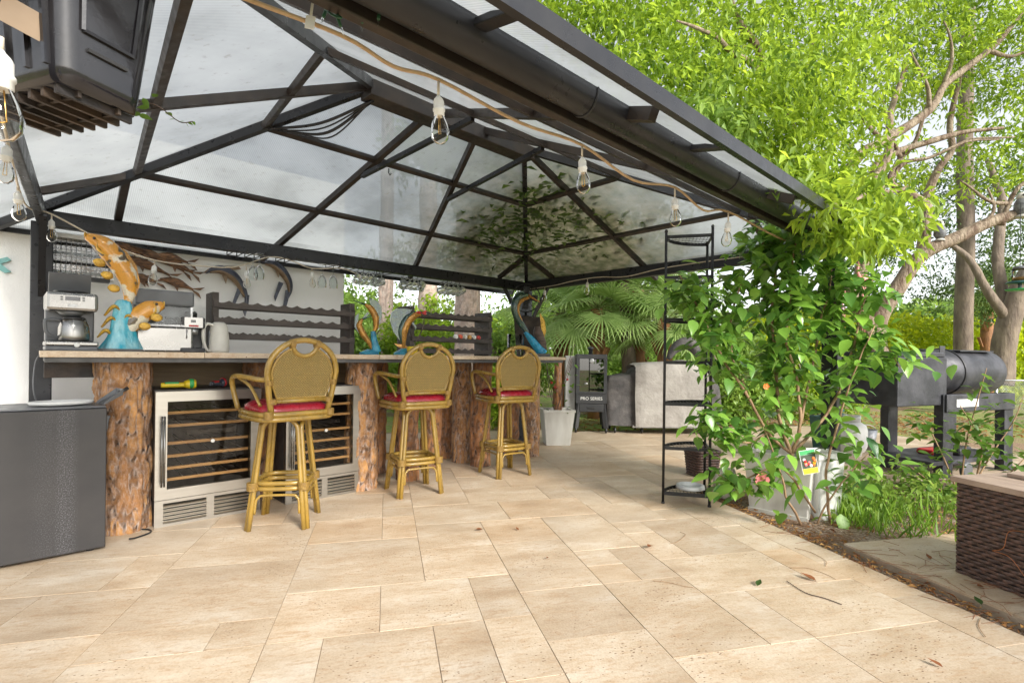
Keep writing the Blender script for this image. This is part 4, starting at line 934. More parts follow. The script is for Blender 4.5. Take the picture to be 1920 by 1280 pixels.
# ================================================= HANGING GLASSES UNDER THE REAR BEAM
rl = thing('stemware_rail', 'black wire stemware rails hanging below the rear gazebo beam', 'glass rack', G(0,0,1.845), TH)
for x0 in (-3.35,-3.22,-2.98,-2.55,-2.42,-2.05):
    for yy in (-.10,):
        r_ = MB(); r_.tube([V((x0,-.02,.034)),V((x0,-.02,.0)),V((x0,-.30,.0)),V((x0,-.32,.012))], .004, 5); r_.tube([V((x0+.07,-.02,.034)),V((x0+.07,-.02,.0)),V((x0+.07,-.30,.0)),V((x0+.07,-.32,.012))], .004, 5); r_.tube([V((x0,-.02,.0)),V((x0+.07,-.02,.0))],.004,5); obj('rail', r_, M['blk'], rl)
wg = MB().lathe([(.034,0),(.034,-.003),(.006,-.010),(.0045,-.03),(.0045,-.085),(.012,-.095),(.034,-.125),(.040,-.165),(.036,-.205),(.034,-.205),(.037,-.165),(.031,-.127),(.008,-.099)], 20).mesh('wine_glass'); wg.materials.append(M['glass'])
for u,v_,y in ((472,478,-.16),(484,474,-.22),(602,492,-.14),(623,496,-.17)):
    gx,_ = rayG(u,y); o = bpy.data.objects.new('wine_glass', wg); col.objects.link(o); o.location = G(gx,y,1.853)
    tag(o, 'clear wine glass hanging upside down near the blue sailfish wall art', 'wine glass', 'stemmed glasses hanging in the rails')
mg = MB().lathe([(.036,0),(.038,.004),(.036,.02),(.036,.105),(.034,.105),(.033,.02),(.0,.012)], 18); mg2 = mg
mg2.tube(spline([(.034,0,.09),(.06,0,.092),(.072,0,.06),(.06,0,.025),(.034,0,.022)],5), .006, 7)
M['mug'] = glassmat('thick_mug_glass', (.97,.98,.98), .3)
def _white_sparkle(m):  # white translucency mixed into the glass to stand in for sparkle
    nt = m.node_tree; out = [n for n in nt.nodes if n.type == 'OUTPUT_MATERIAL'][0]; src = out.inputs[0].links[0].from_socket
    tr = nt.nodes.new('ShaderNodeBsdfTranslucent'); tr.inputs[0].default_value = (.95,.97,.97,1); q = nt.nodes.new('ShaderNodeMixShader'); q.inputs[0].default_value = .16
    nt.links.new(src, q.inputs[1]); nt.links.new(tr.outputs[0], q.inputs[2]); nt.links.new(q.outputs[0], out.inputs[0])
_white_sparkle(M['mug'])
mme = mg2.mesh('glass_mug'); mme.materials.append(M['mug'])
cl_ = [(690,520,'first'),(772,532,'middle'),(845,538,'last')]
hk = thing('mug_hooks', 'black hooks under the rear beam carrying the glass mugs', 'hooks', G(0,0,0), TH)
for q,(u,v_,nm) in enumerate(cl_):
    y = -.08; gx,_ = rayG(u,y)
    for k in range(5):
        x = gx + (k-2)*.055; zz = 1.83
        obj('hook', MB().tube([V((x,y,1.879)),V((x,y,1.85)),V((x-.01,y,1.836)),V((x-.022,y,1.844))], .003, 5), M['blk'], hk)
        o = bpy.data.objects.new('glass_mug', mme); col.objects.link(o)
        o.matrix_world = Matrix.Translation(G(x-.012,y,1.832)) @ Matrix.Rotation(TH+R(90)+rnd.uniform(-.4,.4),4,'Z') @ Matrix.Rotation(R(-78)+rnd.uniform(-.2,.2),4,'Y') @ Matrix.Translation((-.072,0,-.06))
        tag(o, 'clear glass beer mug in the %s bunch hanging from the rear beam' % {'first':'bunch nearest the white wall,','middle':'middle','last':'bunch nearest the fan,'}[nm].replace('bunch nearest the white wall,','white-wall-side').replace('bunch nearest the fan,','fan-side'), 'glass mug', 'glass mugs hanging from the beam')

# ================================================= WALL: HEATER, WOODEN FISH, SAILFISH
WY = .36
ht = thing('infrared_heater', 'white infrared heater with wire guard mounted beside the gazebo post', 'heater', G(0,0,0), TH)
a_, b_ = onG(95,440,.10), onG(205,515,.10); x0,x1,z0,z1 = a_.x, b_.x, a_.z-.27, a_.z-.02
M['refl'] = pmat('reflector', (.7,.7,.7), .25, 1)
obj('reflector', MB().box(x0,x1,.10,.12,z0,z1), M['refl'], ht, .003)
fr_ = MB(); fr_.box(x0-.02,x0,.03,.12,z0,z1+.03); fr_.box(x1,x1+.02,.03,.12,z0,z1+.03); obj('end_cap', MB().box(x0-.022,x0,.03,.12,z0-.01,z1+.03), M['white'], ht, .003); obj('end_cap', MB().box(x1,x1+.022,.03,.12,z0-.01,z1+.03), M['white'], ht, .003)
obj('top_hood', MB().box(x0,x1,.03,.12,z1,z1+.03), M['white'], ht, .003); obj('bottom_rail', MB().box(x0,x1,.035,.12,z0-.025,z0), M['blk'], ht, .003)
for k in range(4): z=lerp(z0+.03,z1-.03,k/3); obj('heating_tube', MB().tube([V((x0,.085,z)),V((x1,.085,z))], .008, 8), M['blkgloss'] if k%2 else M['glass'], ht)
gd = MB()
for k in range(11): z=lerp(z0,z1,k/10); gd.tube([V((x0,.04,z)),V((x1,.04,z))],.0018,4)
for k in range(13): x=lerp(x0,x1,k/12); gd.tube([V((x,.038,z0)),V((x,.038,z1))],.0018,4)
obj('wire_guard', gd, M['chain'], ht); obj('mounting_arm', MB().bar(V((x0+.05,.121,z0+.1)), V((x0+.02,.355,z0+.05)), .03,.03), M['blk'], ht)
M['fishwood'] = pmat('carved_wood', (.24,.12,.055), .55, 0, (.07,.035,.02), 26, .42, .6, bump=.7, bs=60, stretch=(1,1,3))
sch = thing('wooden_fish_school', 'school of carved brown wooden fish mounted on the white wall', 'wall art', G(0,0,0), TH)
def wallfish(u0,v0,u1,v1,th=.032):
    a,b = onG(u0,v0,WY-.03), onG(u1,v1,WY-.03); d=(b-a); L=d.length; t=V((d.x,0,d.z)).normalized(); nn=V((-t.z,0,t.x))
    pts=[a+d*k/8+nn*.012*math.sin(k/8*PI) for k in range(9)]; hs=[.004,.014,.024,.03,.032,.028,.018,.010,.008]
    mb=MB(); v=[]; f=[]; n=10
    for p,h_ in zip(pts,hs):
        for k in range(n): an=2*PI*k/n; v.append(p+nn*math.cos(an)*h_*1.1+V((0,math.sin(an)*.014,0)))
    for i in range(8):
        for k in range(n): f.append((i*n+k,i*n+(k+1)%n,(i+1)*n+(k+1)%n,(i+1)*n+k))
    mb.add(v,f,True); e=pts[-1]
    o=obj('wooden_fish', mb, M['fishwood'], sch)
    for s in (1,-1): obj('tail_fin', MB().add([e-t*.02+V((0,-.006,0)), e+t*.075+nn*s*.05+V((0,-.006,0)), e+t*.05+nn*s*.015+V((0,-.006,0)), e-t*.02+V((0,.006,0)), e+t*.075+nn*s*.05+V((0,.006,0)), e+t*.05+nn*s*.015+V((0,.006,0))], [(0,1,2),(3,5,4),(0,3,4,1),(1,4,5,2),(2,5,3,0)]), M['fishwood'], o)
    m=pts[3]; obj('side_fin', MB().add([m-nn*.02+V((0,-.018,0)), m+t*.05-nn*.07+V((0,-.02,0)), m+t*.045-nn*.02+V((0,-.018,0))],[(0,1,2)]), M['fishwood'], o)
for q in ((205,456,300,482),(218,452,345,508),(222,478,318,516),(238,520,292,528),(295,482,362,512),(300,522,362,543),(192,498,262,520),(288,478,352,492)): wallfish(*q)
M['bluepaint'] = pmat('dark_blue_paint', (.014,.018,.04), .35, 0, (.05,.06,.10), 20, coat=.3)
M['tanpaint'] = pmat('tan_paint', (.25,.17,.10), .5, 0, (.16,.10,.06), 16)
def wallsail(label, pts, k):
    t = thing('sailfish_wall_art', label, 'wall art', G(0,0,0), TH, 'sailfish plaques on the white wall')
    P_=[onG(u,v_,WY-.04) for u,v_ in pts]; path=[(p.x,p.z) for p in P_]; c=P_[0]
    b=obj('body', sweep(path,[.005,.02,.034,.036,.028,.018,.010],[.006,.018,.026,.026,.02,.012,.008],12,WY-.035), M['bluepaint'], t)
    low=[(x-.012*1,z-.022) for x,z in path[1:-1]]; obj('belly', sweep(low,[.006,.018,.024,.018,.008],[.018,.027,.028,.02,.012],10,WY-.037), M['tanpaint'], b)
    x,z=path[2]; obj('dorsal_fin', MB().prism([(x,z+.03),(x+.13,z+.045),(x+.15,z+.02),(x+.05,z)],.014,Matrix.Translation((0,WY-.03,0))), M['tanpaint'], b)
    x,z=path[-1]; o=obj('tail_fin', MB().prism([(x-.01,z+.09),(x-.03,z-.05),(x-.012,z-.10),(x+.012,z+.0),(x+.02,z+.09)],.012,Matrix.Translation((0,WY-.034,0))), M['bluepaint'], b)
    obj('tail_fin', MB().prism([(x-.07,z+.16),(x-.11,z+.02),(x-.10,z-.02),(x-.07,z+.06),(x-.03,z+.15)],.012,Matrix.Translation((0,WY-.032,0))), M['bluepaint'], b)
    x,z=path[1]; obj('bill', MB().tube([V((x-.02,WY-.035,z-.004)),V((path[0][0]-.015,WY-.035,path[0][1]))],[.012,.003],7), M['tanpaint'], b)
    x,z=path[2]; obj('side_fin', MB().prism([(x,z-.05),(x+.03,z-.12),(x+.045,z-.05)],.008,Matrix.Translation((0,WY-.05,0))), M['tanpaint'], b)
wallsail('blue and tan sailfish plaque on the white wall beside the wooden fish', [(386,512),(397,506),(416,505),(438,516),(452,533),(461,552),(463,572)],0)
wallsail('blue and tan sailfish plaque on the white wall under the hanging glasses', [(488,492),(500,491),(515,495),(531,508),(542,525),(545,543),(538,562)],1)
tl = tag(obj('fish_tail_plaque', MB().prism([(0,0),(.10,.05),(.12,.03),(.07,.0),(.12,-.05),(.09,-.06)],.02), pmat('teal_paint',(.22,.50,.48),.5)), 'teal fish tail plaque on the white wall left of the gazebo post', 'wall art')
p_=onG(-26,492,WY-.012); tl.location=G(p_.x,p_.y,p_.z); tl.rotation_euler=(0,0,TH)
# ================================================= STRING LIGHTS
bulb_me = MB().lathe([(.010,-.052),(.014,-.060),(.024,-.085),(.028,-.105),(.025,-.125),(.014,-.138),(.0,-.142)], 16).mesh('bulb'); bulb_me.materials.append(M['bulb'])
sock_me = MB().lathe([(.004,.0),(.006,-.004),(.013,-.012),(.0155,-.018),(.0155,-.038),(.018,-.040),(.018,-.046),(.0155,-.048),(.0155,-.060),(.012,-.062)], 16).mesh('socket'); sock_me.materials.append(M['white'])
fil_me = MB().tube([(.003,0,-.06),(.006,0,-.11),(.0,.003,-.112),(-.006,0,-.11),(-.003,0,-.06)], .0012, 4).mesh('filament'); fil_me.materials.append(M['brass'])
def hang(t, p, drop=.05):
    s_ = bpy.data.objects.new('socket', sock_me); col.objects.link(s_); s_.parent = t; s_.location = p - V((0,0,drop))
    s_.rotation_euler = (rnd.uniform(-.06,.06), rnd.uniform(-.06,.06), rnd.uniform(0,6))
    for n_, me in (('bulb', bulb_me), ('filament', fil_me)):
        b = bpy.data.objects.new(n_, me); col.objects.link(b); b.parent = s_
    obj('drop_cord', MB().tube([p, p-V((0,0,drop+.002))], .004, 6), M['wire'], t)
st1 = thing('string_light', 'string light with clear bulbs clipped along the open front gutter', 'string light', (0,0,0))
fy = -3.285; cab_pts = [G(-4.5, fy, 1.883)]
for u,v_ in ((640,20),(822,175),(1091,318),(1265,388),(1365,445)):
    gx,_ = rayG(u, fy, v_); cab_pts.append(G(gx, fy, 1.879)); hang(st1, G(gx, fy, 1.878), .045 if u < 1300 else .05) if u > 700 else None
cab_pts.append(G(-.25, fy, 1.88))
wp = []
for i in range(len(cab_pts)-1):
    a, b = cab_pts[i], cab_pts[i+1]; wp += [a, (a+b)/2 - V((0,0,.02 if i not in (3,4) else .05))]
wp.append(cab_pts[-1]); obj('cable', MB().tube(spline(wp, 5), .0055, 6), M['twine'], st1)
st2 = thing('string_light', 'string light with clear bulbs slung from the left beam along the rear beam', 'string light', (0,0,0))
path2 = [(-40,60,.95),(5,225,1.75),(22,300,2.05),(38,362,2.5),(55,390,2.9),(98,402,3.15),(200,455,3.30),(290,488,3.5),(380,499,3.8),(442,500,4.0),(505,482,4.25),(545,488,4.35),(585,503,4.45),(640,503,4.6),(668,513,4.75)]
obj('cable', MB().tube(spline([at(*q) for q in path2], 6), .005, 6), M['wire'], st2)
for u,v_,d in ((2,70,.80),(14,262,1.85),(33,350,2.4),(97,402,3.15),(290,488,3.5),(462,500,4.05),(585,503,4.45)): hang(st2, at(u,v_,d), .03 if d > 3 else .02)
st3 = thing('string_light', 'string light along the right gazebo beam in front of the palms', 'string light', (0,0,0))
ry = -.045
def rb(l, z): return G(ry, -l, z)
obj('cable', MB().tube(spline([rb(.1,1.895), rb(.5,1.90), rb(.8,1.925), rb(1.15,1.93), rb(1.5,1.90), rb(1.9,1.935), rb(2.4,1.945), rb(3.0,1.94)], 6), .005, 6), M['wire'], st3)
hang(st3, rb(.36,1.895), .03); hang(st3, rb(1.0,1.925), .03)
gw = thing('fairy_lights', 'green wired fairy lights looped over the front gutter', 'string light', (0,0,0))
M['greenwire'] = pmat('green_wire', (.02,.09,.04), .45)
obj('wire', MB().tube(spline([at(540,-40,1.25), at(600,8,1.25), at(622,28,1.22), at(640,34,1.22), at(625,22,1.26), at(662,20,1.25), at(700,12,1.28), at(725,22,1.3), at(700,-20,1.3)], 6), .003, 5), M['greenwire'], gw)
for u,v_ in ((612,18),(680,22),(712,20),(632,30)):
    s_ = obj('socket', MB().lathe([(.003,0),(.0045,-.006),(.0045,-.024),(.003,-.026)], 8), M['greenwire'], gw); s_.location = at(u,v_,1.26); s_.rotation_euler = (rnd.uniform(-.4,.4),rnd.uniform(-.4,.4),0)
    obj('mini_bulb', MB().lathe([(.0025,-.026),(.003,-.036),(.0,-.046)], 8), M['glass'], s_)
tg = tag(obj('paper_tag', MB().box(-.011,.011,-.001,.001,-.032,0), M['white'], None, .001), 'small white paper tag hanging from the hip rafter', 'tag'); tg.location = at(583,30,1.22); tg.rotation_euler = (0,R(6),R(10))
obj('loop', MB().box(-.003,.003,-.0008,.0008,0,.055), M['offw'], tg)

# ================================================= HANGING BLACK CRATE
cn, e1, e2 = V((-.80,.90,1.545)), V((-.952,.306,0)), V((.314,.949,0))
crt = thing('hanging_crate', 'black ribbed plastic planter crate hung under the gazebo corner', 'crate', cn + e1*.125 + e2*.07, math.atan2(e1.y, e1.x))
def rrect(hx, hy, rr, z, n=5):
    out = []
    for sx, sy, a0 in ((1,1,0),(-1,1,90),(-1,-1,180),(1,-1,270)):
        for k in range(n+1): a = R(a0+90*k/n); out.append(V((sx*(hx-rr)+rr*math.cos(a), sy*(hy-rr)+rr*math.sin(a), z)))
    return out
L_ = [(.128,.072,.0),(.132,.076,.03),(.150,.092,.22),(.158,.098,.30),(.166,.106,.305),(.166,.106,.34),(.150,.09,.34),(.122,.066,.02)]
v = []; f = []; n = 24
for hx, hy, z in L_: v += rrect(hx, hy, .03, z)
for j in range(len(L_)-1):
    for k in range(n): f.append((j*n+k, j*n+(k+1) % n, (j+1)*n+(k+1) % n, (j+1)*n+k))
f.append(tuple(range(n-1,-1,-1))); obj('shell', MB().add(v, f, True), M['blkgloss'], crt)
for k in range(7): x = lerp(-.105,.105,k/6); obj('bottom_rib', MB().box(x-.004,x+.004,-.066,.066,-.016,-.0005), M['dirtyblk'], crt)
for y in (-.035,.035): obj('bottom_rib', MB().box(-.118,.118,y-.003,y+.003,-.012,-.0006), M['dirtyblk'], crt)
for k in range(5): x = lerp(-.10,.10,k/4); obj('side_rib', MB().bar(V((x,.078,.03)), V((x*1.1,.1005,.29)), .008,.008,(0,1,0)), M['blkgloss'], crt)
for s in (-1,1):
    o = obj('handle_recess', MB().bar(V((-.139*1,s*.001-.035,.07)), V((-.139,s*.001+.035,.07)), .006,.006), M['blk'], crt) if s > 0 else None
fr_ = MB(); 
for a, b in (((-.1425,-.045,.10),(-.1425,.045,.10)),((-.1425,.045,.10),(-.159,.055,.285)),((-.159,.055,.285),(-.159,-.055,.285)),((-.159,-.055,.285),(-.1425,-.045,.10))): fr_.bar(V(a), V(b), .006, .006)
obj('side_frame', fr_, M['blkgloss'], crt)
for s in (-1,1): obj('strap', MB().bar(V((s*.12,0,.34)), V((s*.12,0,.46)), .015,.003,(0,1,0)), M['blk'], crt)
M['lidk'] = pmat('kraft_card', (.30,.22,.15), .8)
pp = tag(obj('paper_sheet', MB().box(-.03,.03,-.001,.001,-.022,.022), M['lidk']), 'crumpled paper card tucked beside the hanging crate', 'paper'); pp.location = at(42,34,.88); pp.rotation_euler = (R(12),R(18),R(40))
vn = thing('vine_sprig', 'small leafy vine sprig hanging below the black crate', 'plant', at(258,190,1.14))
tip = at(362,228,1.18)-at(258,190,1.14); sp_ = spline([V((0,0,0)), tip*.35+V((0,0,.006)), tip*.75+V((0,0,-.012)), tip], 5); obj('stem', MB().tube(sp_, .0012, 5), M['driftwood'], vn)
def ovate(L=1.0, W=.62, curl=.12, foldz=.10, nL=6, tip=1.6):
    v = []; f = []
    for i in range(nL+1):
        t = i/nL; wd = W*.5*math.sin(PI*min(1,t**.75))*(1-.25*t) if 0 < i < nL else .0
        z = -curl*t*t*L; v += [(t*L, -wd, z+foldz*wd*2*L), (t*L, 0, z), (t*L, wd, z+foldz*wd*2*L)]
    for i in range(nL): a = i*3; f += [(a,a+3,a+4,a+1),(a+1,a+4,a+5,a+2)]
    return MB().add(v, f, True)
def leafmesh(name, m, **k): me = ovate(**k).mesh(name); me.materials.append(m); return me
lime_leaf = leafmesh('leaf', M['leaf_lime'], L=1, W=.6)
for q in range(11):
    p = sp_[min(int(q/10*(len(sp_)-1)), len(sp_)-1)] if q > 4 else V((rnd.uniform(-.005,.03),rnd.uniform(-.01,.01),rnd.uniform(-.04,.02)))
    o = bpy.data.objects.new('leaf', lime_leaf); col.objects.link(o); o.parent = vn; o.location = p; s = rnd.uniform(.02,.035) if q < 6 else rnd.uniform(.010,.016); o.scale = (s,)*3; o.rotation_euler = (rnd.uniform(-.8,.8), rnd.uniform(-.3,.9), rnd.uniform(0,6.3))

# ================================================= CORNER SHELF RACK
rL, rR = gp(1243,943), gp(1330,950); ex = (rR-rL).normalized(); ey = V((-ex.y, ex.x, 0)); W_ = (rR-rL).length
rk = thing('corner_shelf_rack', 'tall black metal corner rack with quarter-round shelves beside the hibiscus', 'shelf rack', rL, math.atan2(ex.y, ex.x))
M['rackmetal'] = pmat('black_powder_coat', (.014,.014,.016), .42, .3, (.03,.03,.03), 12)
posts = [(0,0,2.0),(W_,0,2.02),(W_+.0,W_,1.97)]
for x,y,h_ in posts:
    p = obj('post', MB().tube([V((x,y,.0)),V((x,y,h_))], .010, 10), M['rackmetal'], rk); obj('finial', MB().ell((x,y,h_+.008),(.012,.012,.014),10,6), M['rackmetal'], p); obj('foot', MB().lathe([(.013,0),(.013,.012)],10,Matrix.Translation((x,y,0))), M['blk'], p)
for z in (.075,.41,.735,1.04,1.355,1.665,1.965):
    rim = MB(); rim.bar(V((0,0,z)),V((W_,0,z)),.008,.024); rim.bar(V((W_,0,z)),V((W_,W_,z)),.008,.024)
    cv = [V((W_-W_*math.cos(PI/2*k/14), W_*math.sin(PI/2*k/14), z)) for k in range(15)]
    for k in range(14): rim.bar(cv[k], cv[k+1], .008, .024)
    sh = obj('shelf', rim, M['rackmetal'], rk)
    ms = MB()
    for k in range(1,13):
        x = W_*k/13; y1 = math.sqrt(max(0, W_**2-(W_-x)**2)); ms.tube([V((x,0,z+.004)),V((x,y1,z+.004))], .0018, 4)
    for k in range(1,6):
        y = W_*k/6; x0_ = W_-math.sqrt(max(0,W_**2-y*y)); ms.tube([V((x0_,y,z+.001)),V((W_,y,z+.001))], .0018, 4)
    obj('wire_mesh', ms, M['rackmetal'], sh)
def onrack(x, y, z): return rL + ex*x + ey*y + V((0,0,z))
bw = tag(obj('pet_bowl', MB().lathe([(.09,0),(.105,.006),(.10,.03),(.075,.034),(.07,.014),(.0,.012)], 28), pmat('grey_white_plastic',(.55,.57,.58),.4)), 'pale grey round bowl on the lowest shelf of the black rack', 'bowl'); bw.location = onrack(.20,.12,.094)
bk_ = thing('woven_basket', 'dark brown woven basket standing behind the black rack', 'basket', gp(1316,890), R(15))
bm = MB()
for r_ in range(10):
    pts = [V((p.x*(1+.03*math.sin(q*PI/1+r_*PI)), p.y*(1+.03*math.sin(q*PI+r_*PI)), .012+r_*.024)) for q,p in enumerate(rrect(.10+.002*r_,.10+.002*r_,.03,0,4))]; bm.tube(pts, .0125, 6, closed=True)
M['wicker'] = pmat('brown_wicker', (.060,.036,.030), .45, 0, (.12,.065,.05), 40, .45, .6, bump=.3, bs=120)
obj('weave', bm, M['wicker'], bk_)['kind'] = 'stuff'; obj('bottom', MB().box(-.09,.09,-.09,.09,.0,.008), M['wicker'], bk_)
jg = thing('plastic_jug', 'cloudy white plastic jug on the ground behind the black rack', 'jug', gp(1358,932), R(20))
v=[]; f=[]; n=24
for z,r_,am in ((0,.06,.25),(.012,.082,.16),(.05,.085,.02),(.14,.085,0),(.19,.075,0),(.225,.04,0),(.235,.024,0),(.26,.024,0)):
    for k in range(n): a=2*PI*k/n; q=r_*(1-am*.5+am*.5*math.cos(8*a)); v.append((q*math.cos(a),q*math.sin(a),z))
for j in range(7):
    for k in range(n): f.append((j*n+k,j*n+(k+1)%n,(j+1)*n+(k+1)%n,(j+1)*n+k))
f.append(tuple(range(n-1,-1,-1))); obj('bottle', MB().add(v,f,True), pmat('cloudy_plastic',(.62,.60,.53),.35,0,(.48,.44,.34),6), jg); obj('cap', MB().lathe([(.027,.258),(.027,.275),(.0,.277)],16), M['offw'], jg)
obj('handle', MB().tube(spline([(.03,0,.215),(.085,0,.21),(.10,0,.16),(.083,0,.12)],5),.010,7), M['offw'], jg)

# ================================================= WHITE FLOWER PLANTER BY THE BAR END
def taperbox(x,y,h_,tx,ty,lip=.02,th=.02):
    mb=MB(); mb.add([(-x,-y,0),(x,-y,0),(x,y,0),(-x,y,0),(-tx,-ty,h_),(tx,-ty,h_),(tx,ty,h_),(-tx,ty,h_),(-tx+th,-ty+th,h_),(tx-th,-ty+th,h_),(tx-th,ty-th,h_),(-tx+th,ty-th,h_),(-tx+th,-ty+th,h_-.06),(tx-th,-ty+th,h_-.06),(tx-th,ty-th,h_-.06),(-tx+th,ty-th,h_-.06)],
      [(0,3,2,1),(0,1,5,4),(1,2,6,5),(2,3,7,6),(3,0,4,7),(4,5,9,8),(5,6,10,9),(6,7,11,10),(7,4,8,11),(8,9,13,12),(9,10,14,13),(10,11,15,14),(11,8,12,15),(12,13,14,15)]); return mb
M['planterw'] = pmat('whitewashed_planter', (.66,.65,.60), .6, 0, (.50,.48,.43), 9, bump=.25, bs=24, stretch=(1,1,.25))
M['soilpot'] = pmat('potting_soil', (.05,.032,.02), .95, 0, (.10,.07,.045), 40, bump=.8, bs=90)
fp_c = gp(1042,836) + V((.02,.17,0))
fp = thing('white_planter', 'white ribbed square planter with red flowers at the bar end', 'planter', fp_c, R(6))
obj('box', taperbox(.145,.145,.43,.19,.19), M['planterw'], fp, .005); obj('rim', MB().bar(V((-.195,-.193,.42)),V((.195,-.193,.42)),.012,.03), M['planterw'], fp); obj('soil', MB().box(-.165,.165,-.165,.165,.375,.385), M['soilpot'], fp)
stake = barkmesh('stake', .62, .055, .045, 28, 30, 12, 5, .006, 77); o = obj('wood_stake', stake, M['barkred'], fp); o.location = (.02,.02,.38)
lm = [leafmesh('leaf', M['leaf_lime'], L=1, W=w_, curl=c_) for w_, c_ in ((.6,.15),(.7,.3),(.5,.05))]
for k in range(34):
    o = bpy.data.objects.new('leaf', lm[k % 3]); col.objects.link(o); o.parent = fp; o.location = (rnd.uniform(-.18,.24),rnd.uniform(-.2,.12),rnd.uniform(.42,1.02)); s = rnd.uniform(.05,.095); o.scale = (s,)*3; o.rotation_euler = (rnd.uniform(-.6,.6),rnd.uniform(-.2,.9),rnd.uniform(0,6.3))
for k in range(6):
    p0 = V((rnd.uniform(-.05,.05),rnd.uniform(-.08,.05),.385)); p1 = V((rnd.uniform(-.2,.3),rnd.uniform(-.18,.05),rnd.uniform(.8,1.25))); obj('stem', MB().tube(spline([p0,(p0+p1)/2+V((rnd.uniform(-.05,.05),0,.05)),p1],5),.004,5), M['driftwood'], fp)
for p in ((-.09,-.12,.76),(.10,-.14,.80),(-.04,-.1,.70)):
    fo = obj('flower', MB().ell((0,0,0),(.014,.014,.014),8,5), M['red'], fp); fo.location = p
    for q in range(6): a=2*PI*q/6; obj('petal', MB().add([(0,0,0),(.02*math.cos(a-.4),.02*math.sin(a-.4),.012),(.042*math.cos(a),.042*math.sin(a),.006),(.02*math.cos(a+.4),.02*math.sin(a+.4),.012)],[(0,1,2,3)]), M['red'], fo)

# ================================================= VERTICAL SMOKER
d_s = 7.2; p0 = gp(1078,808); sx0 = at(1090,700,d_s).x
vsm = thing('vertical_smoker', 'black upright smoker cabinet with glass door and lettering behind the bar', 'smoker', V((at(1112,700,d_s).x, d_s+.25, -.0)), R(-4))
M['smk'] = pmat('charcoal_enamel', (.035,.037,.040), .4, .2, (.05,.05,.052), 8)
hw = .215
obj('cabinet', MB().box(-hw,hw,-.22,.24,.42,1.115), M['smk'], vsm, .012); obj('side_cover', MB().box(-hw-.15,-hw-.002,-.12,.22,.30,1.09), pmat('pale_grey_metal',(.40,.40,.39),.5,.4), vsm, .01)
df = MB(); z0,z1=.56,1.10; df.box(-hw,-hw+.045,-.245,-.222,z0,z1); df.box(hw-.045,hw,-.245,-.222,z0,z1); df.box(-hw+.045,hw-.045,-.245,-.222,z1-.05,z1); df.box(-hw+.045,hw-.045,-.245,-.222,z0,z0+.03); dr = obj('door', df, M['smk'], vsm)
obj('door_window', MB().box(-hw+.043,hw-.043,-.24,-.232,z0+.028,z1-.048), glassmat('smoked_door_glass',(.25,.27,.22),.55,.02), dr)
obj('thermometer', MB().lathe([(.034,0),(.034,.008),(.028,.010),(.0,.010)],20,Matrix.Translation((.0,-.242,1.02)) @ Matrix.Rotation(PI/2,4,'X')), M['chain'], dr)
obj('badge', MB().lathe([(.024,0),(.020,.004),(.0,.005)],16,Matrix.Translation((-.08,-.242,.70)) @ Matrix.Rotation(PI/2,4,'X') @ Matrix.Diagonal((1.2,.6,1,1))), M['chain'], dr)
obj('lower_panel', MB().box(-hw,hw,-.235,-.222,.42,.555), M['smk'], vsm, .003); obj('drawer', MB().box(-hw*.8,hw*.8,-.23,-.05,.30,.415), M['smk'], vsm, .01); obj('drawer_handle', MB().box(-.05,.05,-.245,-.231,.345,.375), M['blk'], vsm, .004)
obj('chimney', MB().lathe([(.03,1.11),(.03,1.19),(.05,1.195),(.05,1.21),(.0,1.235)],16), M['smk'], vsm)
for x in (-.17,.17):
    for y in (-.19,.2):
        l_ = obj('leg', MB().bar(V((x*1.0,y,.42)),V((x*1.25,y*1.1,.07)),.06,.05), M['smk'], vsm); obj('caster', MB().lathe([(.035,-.015),(.04,-.01),(.04,.01),(.035,.015)],14,Matrix.Translation((x*1.25,y*1.1,.045)) @ Matrix.Rotation(PI/2,4,'Y')), M['blk'], l_)
def letters(txt, name, size, M4, m, parent, ext=.0015):
    cu = bpy.data.curves.new(name,'FONT'); cu.body=txt; cu.size=size; cu.extrude=ext; cu.align_x='CENTER'; tmp=bpy.data.objects.new(name,cu); col.objects.link(tmp); me=bpy.data.meshes.new_from_object(tmp.evaluated_get(bpy.context.evaluated_depsgraph_get())); bpy.data.objects.remove(tmp); me.materials.clear(); me.materials.append(m); o=bpy.data.objects.new(name,me); col.objects.link(o); o.parent=parent; o.matrix_local=M4; return o
letters('PRO SERIES','lettering',.062,Matrix.Translation((0,-.2365,.470)) @ Matrix.Rotation(PI/2,4,'X'),M['white'],vsm)

